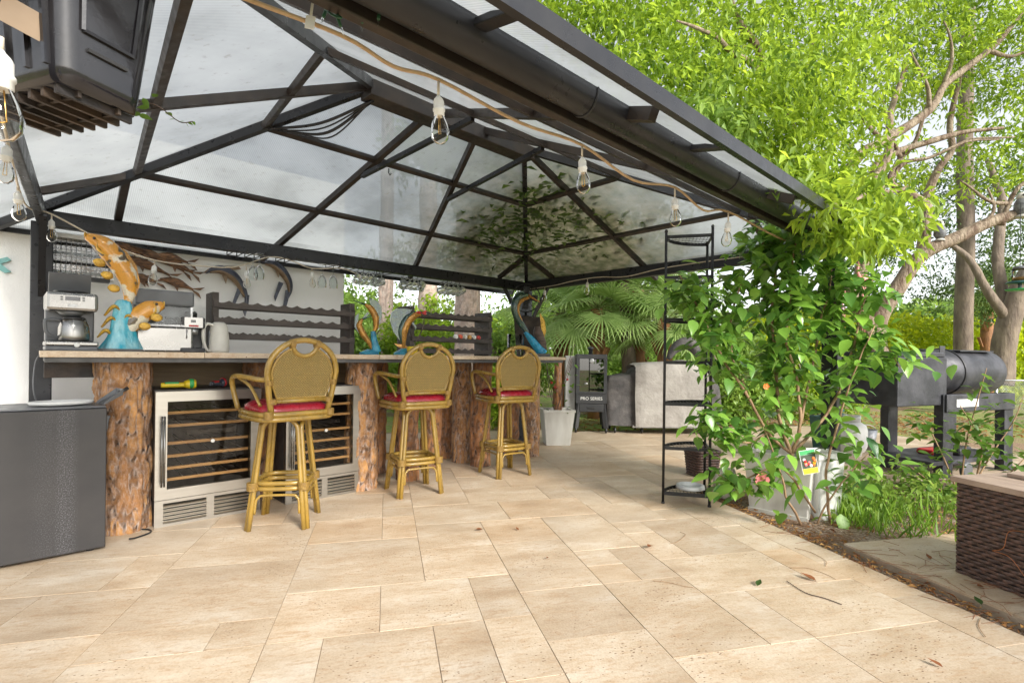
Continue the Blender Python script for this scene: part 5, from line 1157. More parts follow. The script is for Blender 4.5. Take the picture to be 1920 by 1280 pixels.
# ================================================= COVERED GRILL
M['coverblk'] = pmat('faded_black_cover', (.045,.042,.042), .75, 0, (.11,.10,.095), 7, bump=.5, bs=22, bd=.02)
M['covergrey'] = pmat('grey_canvas_cover', (.33,.31,.28), .85, 0, (.22,.20,.18), 5, bump=.5, bs=16, bd=.03)
dg = 7.15
gl0, gl1, gl2, gl3 = at(1142,700,dg).x, at(1196,700,dg).x, at(1300,700,dg).x, at(1345,700,dg).x
gr = thing('covered_grill', 'large grill on casters under a grey and black fabric cover', 'grill', V((0, dg+.35, 0)), 0)
def cloth(name, secs, m, par):     # secs: (x, ztop, zbot, ydepth) draped shell
    v=[]; f=[]; N=26
    S2=[]
    for i in range(len(secs)-1):
        for k in range(6): S2.append([lerp(a,b,k/6) for a,b in zip(secs[i],secs[i+1])])
    S2.append(list(secs[-1]))
    for i,(x,zt,zb,yd) in enumerate(S2):
        for k in range(N+1):
            t=k/N; 
            if t<.38: y=-yd; z=lerp(zb,zt-.04,t/.38)
            elif t>.62: y=yd; z=lerp(zt-.04,zb,(t-.62)/.38)
            else: q=(t-.38)/.24; y=lerp(-yd,yd,q); z=zt-.04+.04*math.sin(PI*q)**.4
            w_=.022*noise.noise(V((x*5,z*2.2,y*3)))+.012*noise.noise(V((x*14,z*4,1)))
            v.append((x+w_*.4,y-w_-(.03*(1-min(1,(z-zb)/.4)) if t<.38 else 0),z+.01*noise.noise(V((x*6,y*5,9)))))
    for i in range(len(S2)-1):
        for k in range(N): f.append((i*(N+1)+k,i*(N+1)+k+1,(i+1)*(N+1)+k+1,(i+1)*(N+1)+k))
    return obj(name, MB().add(v,f,True), m, par)
zg = lambda v_: at(1200,v_,dg).z
cloth('side_cover', [(gl0,zg(716),.115,.20),(gl0+.03,zg(706),.11,.22),(gl1-.06,zg(700),.11,.23),(gl1+.02,zg(688),.11,.27)], M['coverblk'], gr)
cloth('main_cover', [(gl1-.02,zg(684),.115,.30),(gl1+.06,zg(680),.11,.32),(gl2-.25,zg(677),.115,.33),(gl2-.02,zg(674),.115,.33),(gl3-.05,zg(700),.11,.30)], M['covergrey'], gr)
cloth('end_cover', [(gl3-.10,zg(690),.115,.315),(gl3+.05,zg(720),.11,.30),(gl3+.12,zg(770),.11,.26)], M['coverblk'], gr)
obj('top_bundle', sweep([(gl2-.25,zg(672)),(gl2-.12,zg(648)),(gl2+.06,zg(642)),(gl2+.22,zg(668))],[.03,.08,.10,.04],[.05,.12,.14,.06],12), M['coverblk'], gr)
obj('trolley', MB().box(gl1-.05,gl3+.05,-.28,.28,.085,.125), M['chain'], gr, .006)
for x in (gl0+.12, gl1+.1, gl3-.1):
    for y in (-.20,.2): obj('caster', MB().lathe([(.035,-.014),(.042,-.01),(.042,.01),(.035,.014)],14,Matrix.Translation((x,y,.043)) @ Matrix.Rotation(PI/2,4,'Y')), M['blk'], gr)

# ================================================= BARREL SMOKER ON THE RIGHT
M['iron'] = pmat('weathered_black_iron', (.030,.031,.036), .5, .3, (.075,.075,.085), 6, .4, .7, bump=.15, bs=50)
ax = V((.93,.37,0)).normalized(); ay = V((-ax.y,ax.x,0)); c0 = at(1724,697,5.0)
bs_ = thing('barrel_smoker', 'big black barrel smoker on a steel frame beyond the hibiscus', 'smoker', V((c0.x,c0.y,0)), math.atan2(ax.y,ax.x)); zc = c0.z; rr_ = .225
Mx = Matrix.Translation((0,0,zc)) @ Matrix.Rotation(PI/2,4,'Y')
obj('barrel', MB().lathe([(.0,-.012),(rr_-.02,-.01),(rr_,.0),(rr_,.42),(rr_,1.0),(rr_-.02,1.01),(.0,1.02)],40,Mx), M['iron'], bs_)
obj('end_ring', MB().tube([V((.30,math.cos(a)*(rr_+.004),zc+math.sin(a)*(rr_+.004))) for a in [2*PI*i/36 for i in range(36)]],.008,6,closed=True), M['blk'], bs_)
obj('lid_flange', MB().bar(V((.36,-.10,zc+rr_-.015)),V((.92,-.10,zc+rr_-.015)),.10,.012), M['iron'], bs_); obj('handle_bracket', MB().bar(V((.5,-.05,zc+rr_+.005)),V((.5,-.05,zc+rr_+.05)),.05,.03), M['iron'], bs_)
obj('front_shelf', MB().box(-.12,.98,-.30,-.20,zc-.36,zc-.20), M['iron'], bs_, .006); lb = obj('spec_plate', MB().box(.02,.36,-.3035,-.3005,zc-.315,zc-.245), M['white'], bs_)
for k in range(4): obj('print_line', MB().box(.04,.34 if k else .25,-.3048,-.3036,zc-.262-k*.013,zc-.259-k*.013), M['greypl'], lb)
obj('firebox', MB().box(-.75,-.05,-.26,.26,zc-.30,zc+.14), M['iron'], bs_, .01); obj('firebox_lid', MB().box(-.73,-.07,-.25,.25,zc+.14,zc+.19), M['iron'], bs_, .01); obj('stack_plate', MB().box(-.05,.03,-.20,-.19,zc-.02,zc+.25), M['iron'], bs_, .004)
for x,y in ((-.06,-.24),(.92,-.24),(-.06,.24),(.92,.24)): obj('leg', MB().box(x-.075,x+.075,y-.04,y+.04,.0,zc-.20), M['iron'], bs_, .005)
obj('lower_shelf', MB().box(-.3,1.0,-.28,.28,.12,.16), M['iron'], bs_, .004)
obj('wheel', MB().lathe([(.06,-.02),(.075,-.015),(.075,.015),(.06,.02)],18,Matrix.Translation((.10,-.34,.075)) @ Matrix.Rotation(PI/2,4,'X')), M['greypl'], bs_)
for k,(x,y) in enumerate(((.25,.0),(.45,-.08))): 
    o = tag(obj('folded_tarp', MB().box(-.16,.16,-.08,.08,0,.05+.02*k), M['red'] if k==0 else M['blk'], None, .02), ['folded red tarp on the barrel smoker lower shelf','folded black tarp on the barrel smoker lower shelf'][k], 'tarp'); o.location = bs_.matrix_basis @ V((0,0,0)); o.location = V((c0.x,c0.y,.161)) + ax*x + ay*y; o.rotation_euler=(0,0,math.atan2(ax.y,ax.x)+.2*k)
tk_p = gp(1596,852); tk = thing('propane_tank', 'white propane tank standing beside the barrel smoker', 'propane tank', tk_p, 0)
obj('tank', MB().lathe([(.10,.0),(.10,.03),(.13,.05),(.152,.10),(.155,.16),(.155,.28),(.14,.34),(.09,.375),(.03,.385)],28), M['white'], tk); obj('collar', MB().lathe([(.085,.37),(.09,.45),(.085,.45),(.08,.37)],20), M['white'], tk); obj('valve', MB().lathe([(.02,.38),(.02,.43),(.035,.435),(.035,.45)],12), M['brass'], tk)
bkt = thing('metal_bucket', 'small galvanised bucket between propane tank and barrel smoker', 'bucket', gp(1640,850)+V((.1,.3,0)), 0); obj('pail', MB().lathe([(.09,0),(.12,.24),(.115,.24),(.085,.01),(.0,.01)],22), M['chain'], bkt); obj('bail', MB().tube([V((.12*math.cos(a),0,.235+.06*math.sin(a))) for a in [PI*k/12 for k in range(13)]],.004,5), M['chain'], bkt)
tb = thing('green_tub', 'dark green plastic tub behind the white propane tank', 'tub', gp(1560,850)+V((.15,.25,0)), .2); obj('tub', taperbox(.14,.14,.40,.17,.17), pmat('dark_green_plastic',(.02,.10,.08),.45), tb, .01); obj('hose_coil', MB().tube([V((.12*math.cos(a*.8),.12*math.sin(a*.8),.39+.006*a)) for a in [k*.5 for k in range(40)]],.011,6), pmat('green_hose',(.02,.22,.16),.45), tb)

# ================================================= WICKER DECK BOX
bc = (2.774, 1.955)
wb = thing('wicker_box', 'brown wicker storage box with wooden lid on the side slab', 'storage box', Pv(bc[0], bc[1], .023), PH)
BL, BW_, BH = 1.15, .62, .445
obj('liner', MB().box(.012,BW_-.012,-BL+.012,-.012,.0,BH-.01), M['blk'], wb)
def strands(par):
    rows = 25; dz = BH/rows
    for side in (0,1,2,3):
        mb = MB(); 
        for r_ in range(rows):
            z0_, z1_ = r_*dz+.0012, (r_+1)*dz-.0012; Ls = BL if side in (0,2) else BW_; N = int(Ls/.016); v=[]; f=[]
            for i in range(N+1):
                s = Ls*i/N; w_ = .0055*math.sin(PI*i/2.0+(PI if r_%2 else 0)) - .002 + rnd.uniform(-.0012,.0012)
                if side==0: a_=( -w_, -s)
                elif side==2: a_=(BW_+w_, -s)
                elif side==1: a_=(s, w_)
                else: a_=(s, -BL-w_)
                o_ = -.005
                if side==0: b_=(-w_-o_*-1, -s)
                v += [(a_[0],a_[1],z0_),( a_[0]+(-.003 if side==0 else .003 if side==2 else 0), a_[1]+(.003 if side==1 else -.003 if side==3 else 0),(z0_+z1_)/2),(a_[0],a_[1],z1_)]
            for i in range(N): a=i*3; f += [(a,a+3,a+4,a+1),(a+1,a+4,a+5,a+2)]
            mb.add(v,f,True)
        obj('woven_side', mb, M['wicker'], par)['kind'] = 'stuff'
strands(wb)
M['lidwood'] = pmat('grey_brown_composite_board', (.40,.30,.23), .65, 0, (.30,.22,.17), 6, bump=.15, bs=40, stretch=(6,1,1))
for k in range(4): obj('lid_board', MB().box(-.018+k*(BW_+.036)/4+.001,-.018+(k+1)*(BW_+.036)/4-.001,-BL-.02,.02,BH+.004,BH+.032), M['lidwood'], wb, .003)
tray = tag(obj('wooden_tray', MB().box(-.16,.16,-.12,.12,0,.02), M['lidwood'], None, .004), 'flat wooden board lying on the wicker box lid', 'board'); tray.location = Pv(bc[0]+.40, bc[1]-.18, .023+BH+.033); tray.rotation_euler=(0,0,PH)
for k,(pts) in enumerate(([(-.014,-.30,.30),(-.016,-.235,.28),(-.016,-.215,.20),(-.015,-.17,.17)],[(-.015,-.17,.17),(-.016,-.24,.165),(-.018,-.30,.10)])):
    o = tag(obj('pine_needle', MB().tube(spline([Pv(bc[0]+x-.004,bc[1]+y,z+.023) for x,y,z in pts],6),.0018,4), pmat('rust_needle',(.36,.13,.05),.6)), ['long rust-coloured pine needle hooked high on the wicker box','rust-coloured pine needle trailing down the wicker box'][k], 'pine needle')
# ================================================= HIBISCUS IN THE WHITE PLANTERS
q0, q1 = gp(1403,951), gp(1512,973); hx = (q1-q0).normalized(); hy = V((-hx.y,hx.x,0)); hw_ = (q1-q0).length
hp = thing('hibiscus_planter', 'weathered white planter tub under the hibiscus', 'planter', (q0+q1)/2 + hy*.17 + V((0,0,-.03)), math.atan2(hx.y,hx.x))
obj('tub', taperbox(hw_/2,.15,.44,hw_/2+.035,.18), M['planterw'], hp, .006); obj('base_band', MB().box(-hw_/2-.008,hw_/2+.008,-.158,-.15,.0,.035), M['planterw'], hp, .003); obj('soil', MB().box(-hw_/2,hw_/2,-.15,.15,.37,.385), M['soilpot'], hp)
h2 = thing('white_planter', 'clean white square planter with raised rim next to the hibiscus tub', 'planter', at(1556,985,3.45)*1 - V((0,0,at(1556,985,3.45).z+.03)) + V((0,.12,0)), R(12))
obj('tub', taperbox(.085,.085,.46,.105,.105,.02,.015), M['white'], h2, .005); rim_ = MB(); 
for s in (-1,1): rim_.bar(V((-.115,s*.108,.45)),V((.115,s*.108,.45)),.012,.04); rim_.bar(V((s*.108,-.102,.45)),V((s*.108,.102,.45)),.012,.04)
obj('rim', rim_, M['white'], h2); obj('soil', MB().box(-.085,.085,-.085,.085,.40,.41), M['soilpot'], h2)
hb = thing('hibiscus_bush', 'tall hibiscus bush with glossy green leaves growing by the gazebo post', 'bush', at(1490,985,3.52)-V((0,0,at(1490,985,3.52).z)), 0)
hbi = hb.location.copy()
M['hstem'] = pmat('hibiscus_stem', (.34,.22,.12), .65, 0, (.22,.13,.07), 14, bump=.3, bs=60)
stems = [([(1530,985,3.50),(1500,930,3.55),(1483,850,3.55),(1462,790,3.55),(1455,690,3.55),(1448,590,3.5),(1455,500,3.5),(1470,420,3.5)],.016),
 ([(1483,850,3.55),(1500,800,3.5),(1495,720,3.5),(1475,640,3.45),(1480,560,3.45),(1490,470,3.4),(1520,400,3.35)],.012),
 ([(1483,850,3.55),(1530,800,3.6),(1570,740,3.6),(1600,650,3.55),(1620,560,3.5),(1640,520,3.5)],.012),
 ([(1560,985,3.42),(1550,890,3.42),(1570,800,3.42),(1600,700,3.4),(1640,610,3.4)],.010),
 ([(1483,850,3.55),(1440,810,3.5),(1400,740,3.45),(1360,680,3.45),(1330,620,3.45),(1300,560,3.5),(1275,515,3.5)],.011),
 ([(1400,740,3.45),(1370,650,3.5),(1380,560,3.5),(1420,480,3.5),(1440,430,3.5)],.009),
 ([(1440,810,3.5),(1400,830,3.4),(1350,800,3.4),(1315,770,3.45)],.008),
 ([(1500,800,3.5),(1520,700,3.6),(1540,600,3.6),(1560,520,3.6),(1545,450,3.55)],.010),
 ([(1530,960,3.45),(1470,880,3.35),(1440,880,3.35),(1390,900,3.35),(1345,890,3.4)],.008),
 ([(1505,990,3.40),(1475,930,3.38),(1455,860,3.4),(1430,800,3.4)],.009),
 ([(1530,985,3.42),(1560,930,3.4),(1600,880,3.4),(1650,830,3.45)],.007),
 ([(1600,650,3.55),(1650,640,3.5),(1690,690,3.5)],.007)]
sp_all = []
for pts, r_ in stems:
    S = spline([at(*q) - hbi for q in pts], 6); S = [p+V((.012*noise.noise(p*9),.012*noise.noise(p*9+V((4,4,4))),0)) for p in S]
    obj('stem', MB().tube(S, rads([r_, r_*.75, r_*.35], len(S)), 7), M['hstem'], hb); sp_all.append(S)
hm = [leafmesh('leaf', M['leaf_hib'], L=1, W=w_, curl=c_, foldz=f_) for w_, c_, f_ in ((.62,.18,.12),(.70,.30,.05),(.55,.10,.2))]
extra = []; nleaf = 0
def putleaf(p, s, par, meshes, rot, k):
    o = bpy.data.objects.new('leaf', meshes[k % len(meshes)]); col.objects.link(o); o.parent = par; o.location = p; o.scale = (s,s,s); o.rotation_euler = rot
tot = 2300
cand = []
for k in range(tot):
    S = sp_all[rnd.choices(range(len(sp_all)), [2.2,2.4,1.3,.6,1.8,1.6,.9,1.9,.6,.2,.3,.6])[0]]; i = int(lerp(.36,1.0,rnd.random()**.85)*(len(S)-1))
    p = S[i] + V((rnd.gauss(0,.085),rnd.gauss(0,.09),rnd.gauss(0,.065))); yaw = rnd.uniform(0,2*PI)
    s = rnd.uniform(.08,.16) if k < 300 else rnd.uniform(.06,.135); cand.append((p, s, (rnd.uniform(-.5,.5), rnd.uniform(-.15,1.0), yaw)))
for k, (p, s, rot) in enumerate(cand):
    if k < 300: putleaf(p, s, hb, hm, rot, k)
    else: extra.append((p, s, rot))
def joinleaves(name, items, mesh_proto, m, par):
    base = np.array([v.co for v in mesh_proto.vertices]); fl = [tuple(p.vertices) for p in mesh_proto.polygons]; V_, F_, T_ = [], [], []
    for p, s, rot in items:
        Mx_ = np.array(Euler(rot).to_matrix()); o_ = len(V_)*len(base); V_.append(base*s @ Mx_.T + np.array(p)); F_ += [tuple(i+o_ for i in f_) for f_ in fl]; T_ += [rnd.random()]*len(base)
    me = bpy.data.meshes.new(name); me.from_pydata(np.concatenate(V_).tolist(), [], F_); a = me.attributes.new('tint','FLOAT','POINT'); a.data.foreach_set('value', [t*.6 for t in T_]); me.polygons.foreach_set('use_smooth',[True]*len(me.polygons)); me.materials.append(m)
    o = bpy.data.objects.new(name, me); col.objects.link(o); o.parent = par; o['kind'] = 'stuff'; return o
joinleaves('foliage', extra, hm[0], M['leaf_hib'], hb)
M['pink'] = pmat('pink_petal', (.78,.26,.25), .5, 0, (.70,.16,.18), 30); M['orangep'] = pmat('orange_petal', (.75,.20,.03), .5)
def flower(par, p, R_, m, n=5):
    fo = obj('flower', MB().tube([V((0,0,0)),V((0,-R_*.6,R_*.25))],.003,5), M['yel'], par); fo.location = p
    for q in range(n):
        a = 2*PI*q/n; d = V((math.cos(a),-.45,math.sin(a))); e = V((-math.sin(a),0,math.cos(a)))
        obj('petal', MB().add([V((0,0,0)),d*R_*.5+e*R_*.34,d*R_*.85+e*R_*.40+V((0,.004,0)),d*R_,d*R_*.85-e*R_*.40+V((0,.004,0)),d*R_*.5-e*R_*.34,d*R_*.55-V((0,-.006,0))],[(0,1,6),(1,2,6),(2,3,6),(3,4,6),(4,5,6),(5,0,6)],True), m, fo)
flower(hb, at(1427,898,3.30)-hbi, .048, M['pink']); flower(hb, at(1436,724,3.38)-hbi, .022, M['orangep'])
cd = thing('plant_tag', 'printed plant tag with colourful flowers tied to the hibiscus stem', 'tag', at(1512,843,3.36), R(8)); cd.rotation_euler = (R(-6), R(-9), R(5))
obj('card', MB().box(-.055,.055,-.001,.001,-.155,0), M['white'], cd); obj('green_header', MB().box(-.052,.052,-.0022,-.0012,-.03,-.002), M['grn'], cd); obj('dark_print', MB().box(-.052,.052,-.0021,-.0011,-.118,-.031), pmat('dark_green_print',(.05,.07,.04),.6), cd); obj('yellow_print', MB().box(-.052,.052,-.0021,-.0011,-.153,-.119), M['yel'], cd)
cols = [M['pink'],M['orangep'],M['white'],M['yel'],M['red']]
for k in range(12):
    o = obj('printed_bloom', MB().lathe([(.0,0),(.011,.0004),(.011,.0008),(.0,.001)],9,Matrix.Rotation(PI/2,4,'X')), cols[k%5], cd); o.location = (rnd.uniform(-.042,.042),-.0024-.0002*k,rnd.uniform(-.112,-.042))
# ornaments hanging by the post
fo = thing('fish_ornament', 'grey stone fish ornament with brown crescent tail hung on the gazebo post', 'ornament', at(1530,575,3.72), R(5))
obj('body', MB().ell((0,0,0),(.115,.03,.075),18,10), pmat('rough_stone',(.22,.25,.22),.8,0,(.12,.14,.11),20,bump=.7,bs=50), fo)
tl_ = [(.10,.0),(.14,.035),(.17,.10),(.205,.155),(.195,.08),(.185,.02),(.195,-.05),(.235,-.12),(.17,-.085),(.13,-.04)]
obj('tail', MB().prism(tl_, .02), pmat('rusty_brown',(.075,.03,.018),.45,.2), fo)
# flamingos among the tree branches
M['flam'] = pmat('flamingo_pink', (.62,.24,.20), .55, 0, (.50,.20,.17), 12)
def flamingo(label, u, v_, d, s):
    t = thing('flamingo_figure', label, 'figurine', at(u,v_,d), R(20), 'flamingo figures in the garden'); 
    obj('body', MB().ell((.08*s,0,0),(.10*s,.06*s,.065*s),14,8), M['flam'], t); obj('neck', MB().tube(spline([V((0,0,.02))*s,V((-.04,0,.10))*s,V((-.02,0,.22))*s,V((-.03,0,.34))*s,V((-.005,0,.385))*s,V((.035,0,.36))*s],6),rads([.022*s,.013*s,.012*s,.018*s],31),8), M['flam'], t)
    obj('beak', MB().tube([V((.03,0,.365))*s,V((.055,0,.33))*s],[.012*s,.003*s],7), M['blk'], t)
    for x in (.06,.10): obj('leg', MB().tube([V((x*s,.0,-.05*s)),V((x*s,0,-t.location.z if t.location.z < 1.6 else -.8))],.006,6), M['flam'], t)
flamingo('pink flamingo figure with curved neck beside the bare tree branches', 1612, 524, 5.6, .85); flamingo('small pink flamingo figure with raised neck next to the other flamingo', 1575, 520, 5.9, .8)

# ================================================= TREES
def limb(par, pts, rs, m='limb', name='limb', n=10, wob=.04):
    S = spline([at(*q) if isinstance(q, tuple) else q for q in pts], 6); S = [p + V((noise.noise(p*1.7),noise.noise(p*1.7+V((7,7,7))),noise.noise(p*1.7+V((3,9,1)))))*wob for p in S]
    return obj(name, MB().tube(S, [r_*(1+.12*noise.noise(p*4)) for r_, p in zip(rads(rs, len(S)), S)], n), M[m], par)
gt = thing('shade_tree', 'spreading shade tree with smooth tan branching limbs beyond the smoker', 'tree', (0,0,0))
limb(gt, [(1655,760,7.6),(1650,690,7.6),(1652,600,7.5),(1700,515,7.4),(1750,465,7.3),(1830,428,7.2),(1920,398,7.1),(2030,350,7)], [.15,.13,.115,.10,.085,.07,.045], name='trunk')
limb(gt, [(1735,478,7.35),(1733,420,7.3),(1735,375,7.3),(1762,318,7.2),(1788,282,7.2),(1786,225,7.2),(1800,120,7.2)], [.085,.07,.05,.04,.025])
limb(gt, [(1735,385,7.3),(1705,360,7.3),(1672,340,7.2),(1690,295,7.2),(1715,265,7.1),(1740,200,7.0)], [.06,.045,.035,.02])
limb(gt, [(1640,620,7.6),(1612,560,7.4),(1618,470,7.3),(1650,400,7.2),(1655,360,7.2),(1640,320,7.1),(1690,280,7.1),(1780,255,7.0),(1880,240,6.9)], [.10,.09,.07,.06,.05,.04,.02])
limb(gt, [(1640,640,7.6),(1590,540,7.2),(1560,470,6.8),(1545,405,6.6),(1600,372,6.6),(1640,335,6.6),(1668,280,6.6),(1672,205,6.7),(1700,120,6.8)], [.10,.085,.075,.07,.065,.055,.04,.025])
limb(gt, [(1545,420,6.6),(1600,305,6.5),(1665,262,6.5),(1740,210,6.5),(1775,160,6.6),(1850,100,6.6),(1920,25,6.7)], [.07,.06,.055,.045,.04,.02])
limb(gt, [(1700,350,7.2),(1640,365,7.0),(1590,352,6.8),(1540,330,6.6)], [.035,.03,.015])
limb(gt, [(1880,425,7.15),(1890,385,7.1),(1910,350,7.0),(1960,320,7)], [.035,.03,.015])
limb(gt, [(1560,420,6.6),(1500,300,6.2),(1450,160,6.0),(1420,90,5.8),(1385,40,5.7),(1360,-40,5.6)], [.07,.06,.05,.035,.02])
limb(gt, [(1470,200,6.0),(1500,160,6.1),(1530,60,6.2)], [.03,.02,.01]); limb(gt, [(1420,90,5.8),(1350,80,5.7),(1280,82,5.6)], [.02,.015,.008])
for q in ([(1672,340,7.2),(1700,300,7.1),(1745,290,7.0),(1800,270,6.9),(1870,262,6.9)],[(1690,290,7.1),(1660,240,7.0),(1650,180,6.9)],[(1788,282,7.2),(1830,262,7.1),(1900,255,7.0)],[(1740,210,6.5),(1730,150,6.4),(1700,90,6.4)],[(1668,280,6.6),(1620,230,6.5),(1590,170,6.4)],[(1775,160,6.6),(1790,110,6.5),(1770,40,6.5)],[(1830,428,7.2),(1860,400,7.1),(1850,350,7.1)],[(1650,400,7.2),(1600,400,7.0),(1560,380,6.9)],[(1850,100,6.6),(1900,110,6.6),(1950,90,6.6)],[(1600,305,6.5),(1570,250,6.4),(1520,230,6.3),(1470,235,6.2)],[(1735,375,7.3),(1700,410,7.2),(1670,420,7.2)],[(1890,385,7.1),(1850,375,7.1),(1800,345,7.1)]):
    limb(gt, q, [.032,.022,.010], name='branch', n=7, wob=.07)
blobs = []
for (u,v_,d,r_,w_) in [(1010,-60,5.2,.8,1),(1120,30,5.2,.75,1.1),(1240,60,5.4,.8,1.2),(1150,-90,5.6,.9,1),(1330,-40,5.8,.9,1.2),(1350,150,5.6,.75,1.2),(1450,60,6.0,.9,1.3),(1460,240,5.8,.7,1.2),(1440,320,5.5,.5,.9),(1560,150,6.2,.9,1.3),(1560,-20,6.4,1.0,1.2),(1690,60,6.9,1.0,1.1),(1680,190,7.2,.8,.55),(1800,-10,6.9,1.0,1.1),(1820,120,7.2,.85,.75),(1920,60,7.0,1.0,1.1),(1900,200,7.4,.8,.6),(1960,280,7.2,.8,.6),(1530,345,5.3,.42,.6),(1600,400,4.0,.26,.55),(1660,430,4.1,.25,.4),(1560,385,4.0,.22,.4),(1570,270,6.2,.6,.7),(1240,170,5.2,.45,.5),(1700,330,7.6,.6,.25),(1850,320,7.6,.7,.35),(1560,430,4.9,.3,.4)]:
    blobs.append((tuple(at(u,v_,d)), (r_,r_,r_*.8), w_))
for c_, r_, w_ in (((2.3,4.9,3.6),.7,.6),((1.3,5.0,3.9),.7,.6),((3.0,5.0,3.7),.7,.6)): blobs.append((c_, (r_,r_,r_*.6), w_))  # leaf clumps added to shade the garden corner of the roof
limb(gt, [(1450,160,6.0),(1380,100,5.2),(1330,60,4.6),(1270,40,4.2)], [.04,.03,.02,.008], name='branch', n=7)
crown('crown', blobs, M['leaf_lime'], gt, .092, .036, 135, 11, .20, .45)
limb(gt, [(1560,420,6.6),(1640,330,5.0),(1640,350,4.0),(1600,380,3.2),(1540,380,2.9)], [.03,.02,.012,.006], name='branch', n=7)
crown('low_bough', [(tuple(at(u,v_,d)),(r_,r_,r_*.7),w_) for u,v_,d,r_,w_ in [(1545,375,2.75,.14,1),(1600,410,2.9,.17,1.3),(1660,440,3.1,.17,1.2),(1620,350,3.0,.16,1),(1500,325,2.7,.12,.7),(1560,440,2.9,.13,.8),(1690,400,3.3,.2,1)]], M['leaf_lime'], gt, .088, .032, 13, 9, .13, .5)
# boughs of a second tree reaching over the garden corner of the roof
ot = thing('overhanging_tree', 'leafy tree whose boughs hang over the far roof corner', 'tree', (0,0,0))
limb(ot, [V((2.2,9.6,-.05)),V((2.1,9.4,1.8)),V((1.6,8.6,3.4)),V((.8,7.2,4.0)),V((.1,6.2,3.9))], [.15,.12,.08,.04,.02], 'oakbark', 'trunk'); limb(ot, [V((2.0,9.2,2.4)),V((2.2,7.6,3.6)),V((1.9,6.2,3.7)),V((1.6,5.2,3.5))], [.08,.06,.03,.015], 'oakbark')
crown('crown', [((.1,6.2,3.0),(.8,.7,.4),2.4),((1.0,5.6,3.1),(.8,.8,.4),2.4),((1.7,5.1,3.2),(.7,.7,.4),1.4),((.2,5.4,3.2),(.6,.6,.3),1.2),((.9,7.6,3.9),(1.1,1,.7),1.2),((-.9,6.6,3.7),(.8,.7,.4),.8),((2.2,7.6,3.9),(1.1,1,.7),1.1)], M['leaf_mid'], ot, .11, .045, 150, 11, .2, .5)
# tall straight pines
def pine(label, u, vb, d, wpx, m='oakbark', lean=0):
    b = at(u,vb,d); t = thing('pine_tree', label, 'tree', (b.x,b.y,-.05), 0, 'pine trunks behind the garden'); r_ = wpx/2/F*d
    S = [V((lean*z*.1+.05*noise.noise(V((z*.4,u,0))),0,z)) for z in [k*.7 for k in range(14)]]
    if m == 'oakbark': obj('trunk', MB().tube(S, rads([r_*1.15,r_,r_*.75],14), 12), M[m], t)
    else: obj('trunk', barkmesh('trunk', 8.0, r_*1.1, r_*.8, 30, 110, 5, 2.0, .02, int(u)%50, .05), M[m], t)
    bl = [((rnd.uniform(-1.4,1.4),rnd.uniform(-1.4,1.4),rnd.uniform(7.2,9.6)),(1.1,1.1,.5),1) for _ in range(6)]
    crown('crown', bl, M['leaf_dark'], t, .16, .02, 40, 12, .2, .3)
pine('straight grey pine trunk in front of the yellow-green hedge', 1806, 655, 11.5, 27)
pine('pale pinkish pine trunk showing between the two wine racks', 722, 660, 10.5, 26, 'barkpale')
pine('broad pale pine trunk showing through the second wine rack', 876, 660, 8.6, 46, 'barkpale')
pine('reddish pine trunk just left of the broad pale trunk', 800, 660, 12.5, 36, 'barkpale')
oak = thing('oak_tree', 'leaning thick oak with rough bark beside the bird feeder', 'tree', (0,0,0))
limb(oak, [(1872,720,10.5),(1880,660,10.5),(1895,590,10.4),(1930,510,10.3),(2000,420,10.2)], [.23,.21,.19,.17,.13], 'oakbark', 'trunk'); limb(oak, [(1888,600,10.4),(1850,540,10.4),(1810,480,10.6),(1760,440,10.8)], [.10,.08,.06,.03], 'oakbark'); limb(oak, [(1888,610,10.5),(1870,480,10.8),(1880,380,11),(1850,300,11)], [.11,.10,.08,.05], 'oakbark')
crown('crown', [(tuple(at(u,v_,d)),(r_,r_,r_*.7),w_) for u,v_,d,r_,w_ in [(1640,480,12,.9,.5),(1720,420,12,1.0,.6),(1800,360,12,1.1,.8),(1900,330,12,1.2,.9),(1850,470,12,1.1,.8),(1930,520,12,1.0,.8),(1760,540,12.5,.9,.5),(1690,340,12.5,1.0,.6),(1880,580,12,.8,.6),(1600,420,13,.9,.4),(1950,430,12,1.1,.8)]], M['leaf_dark'], oak, .10, .045, 150, 10, .2, .3)
# bird feeder, lantern, owl on the branch
bf = thing('bird_feeder', 'green bird feeder with clear seed tube hanging at the leaning oak', 'bird feeder', at(1912,545,6.4), 0)
obj('tray', MB().lathe([(.05,0),(.13,.006),(.14,.02),(.13,.02),(.04,.012)],24), M['grn'], bf); obj('post', MB().lathe([(.02,.01),(.02,.09)],12), M['greypl'], bf); obj('roof_tray', MB().lathe([(.02,.09),(.14,.095),(.12,.115),(.08,.12)],24), pmat('teal_metal',(.04,.12,.12),.4,.3), bf); obj('seed_tube', MB().lathe([(.075,.12),(.075,.27)],24), M['glass'], bf); obj('seed', MB().lathe([(.07,.122),(.07,.165),(.0,.175)],18), pmat('birdseed',(.45,.26,.08),.9,0,(.25,.14,.05),90), bf); obj('cap', MB().lathe([(.08,.27),(.06,.30),(.0,.315)],24), M['greypl'], bf); obj('hanger', MB().tube([V((0,0,.31)),V((0,0,1.1))],.004,5), M['blk'], bf)
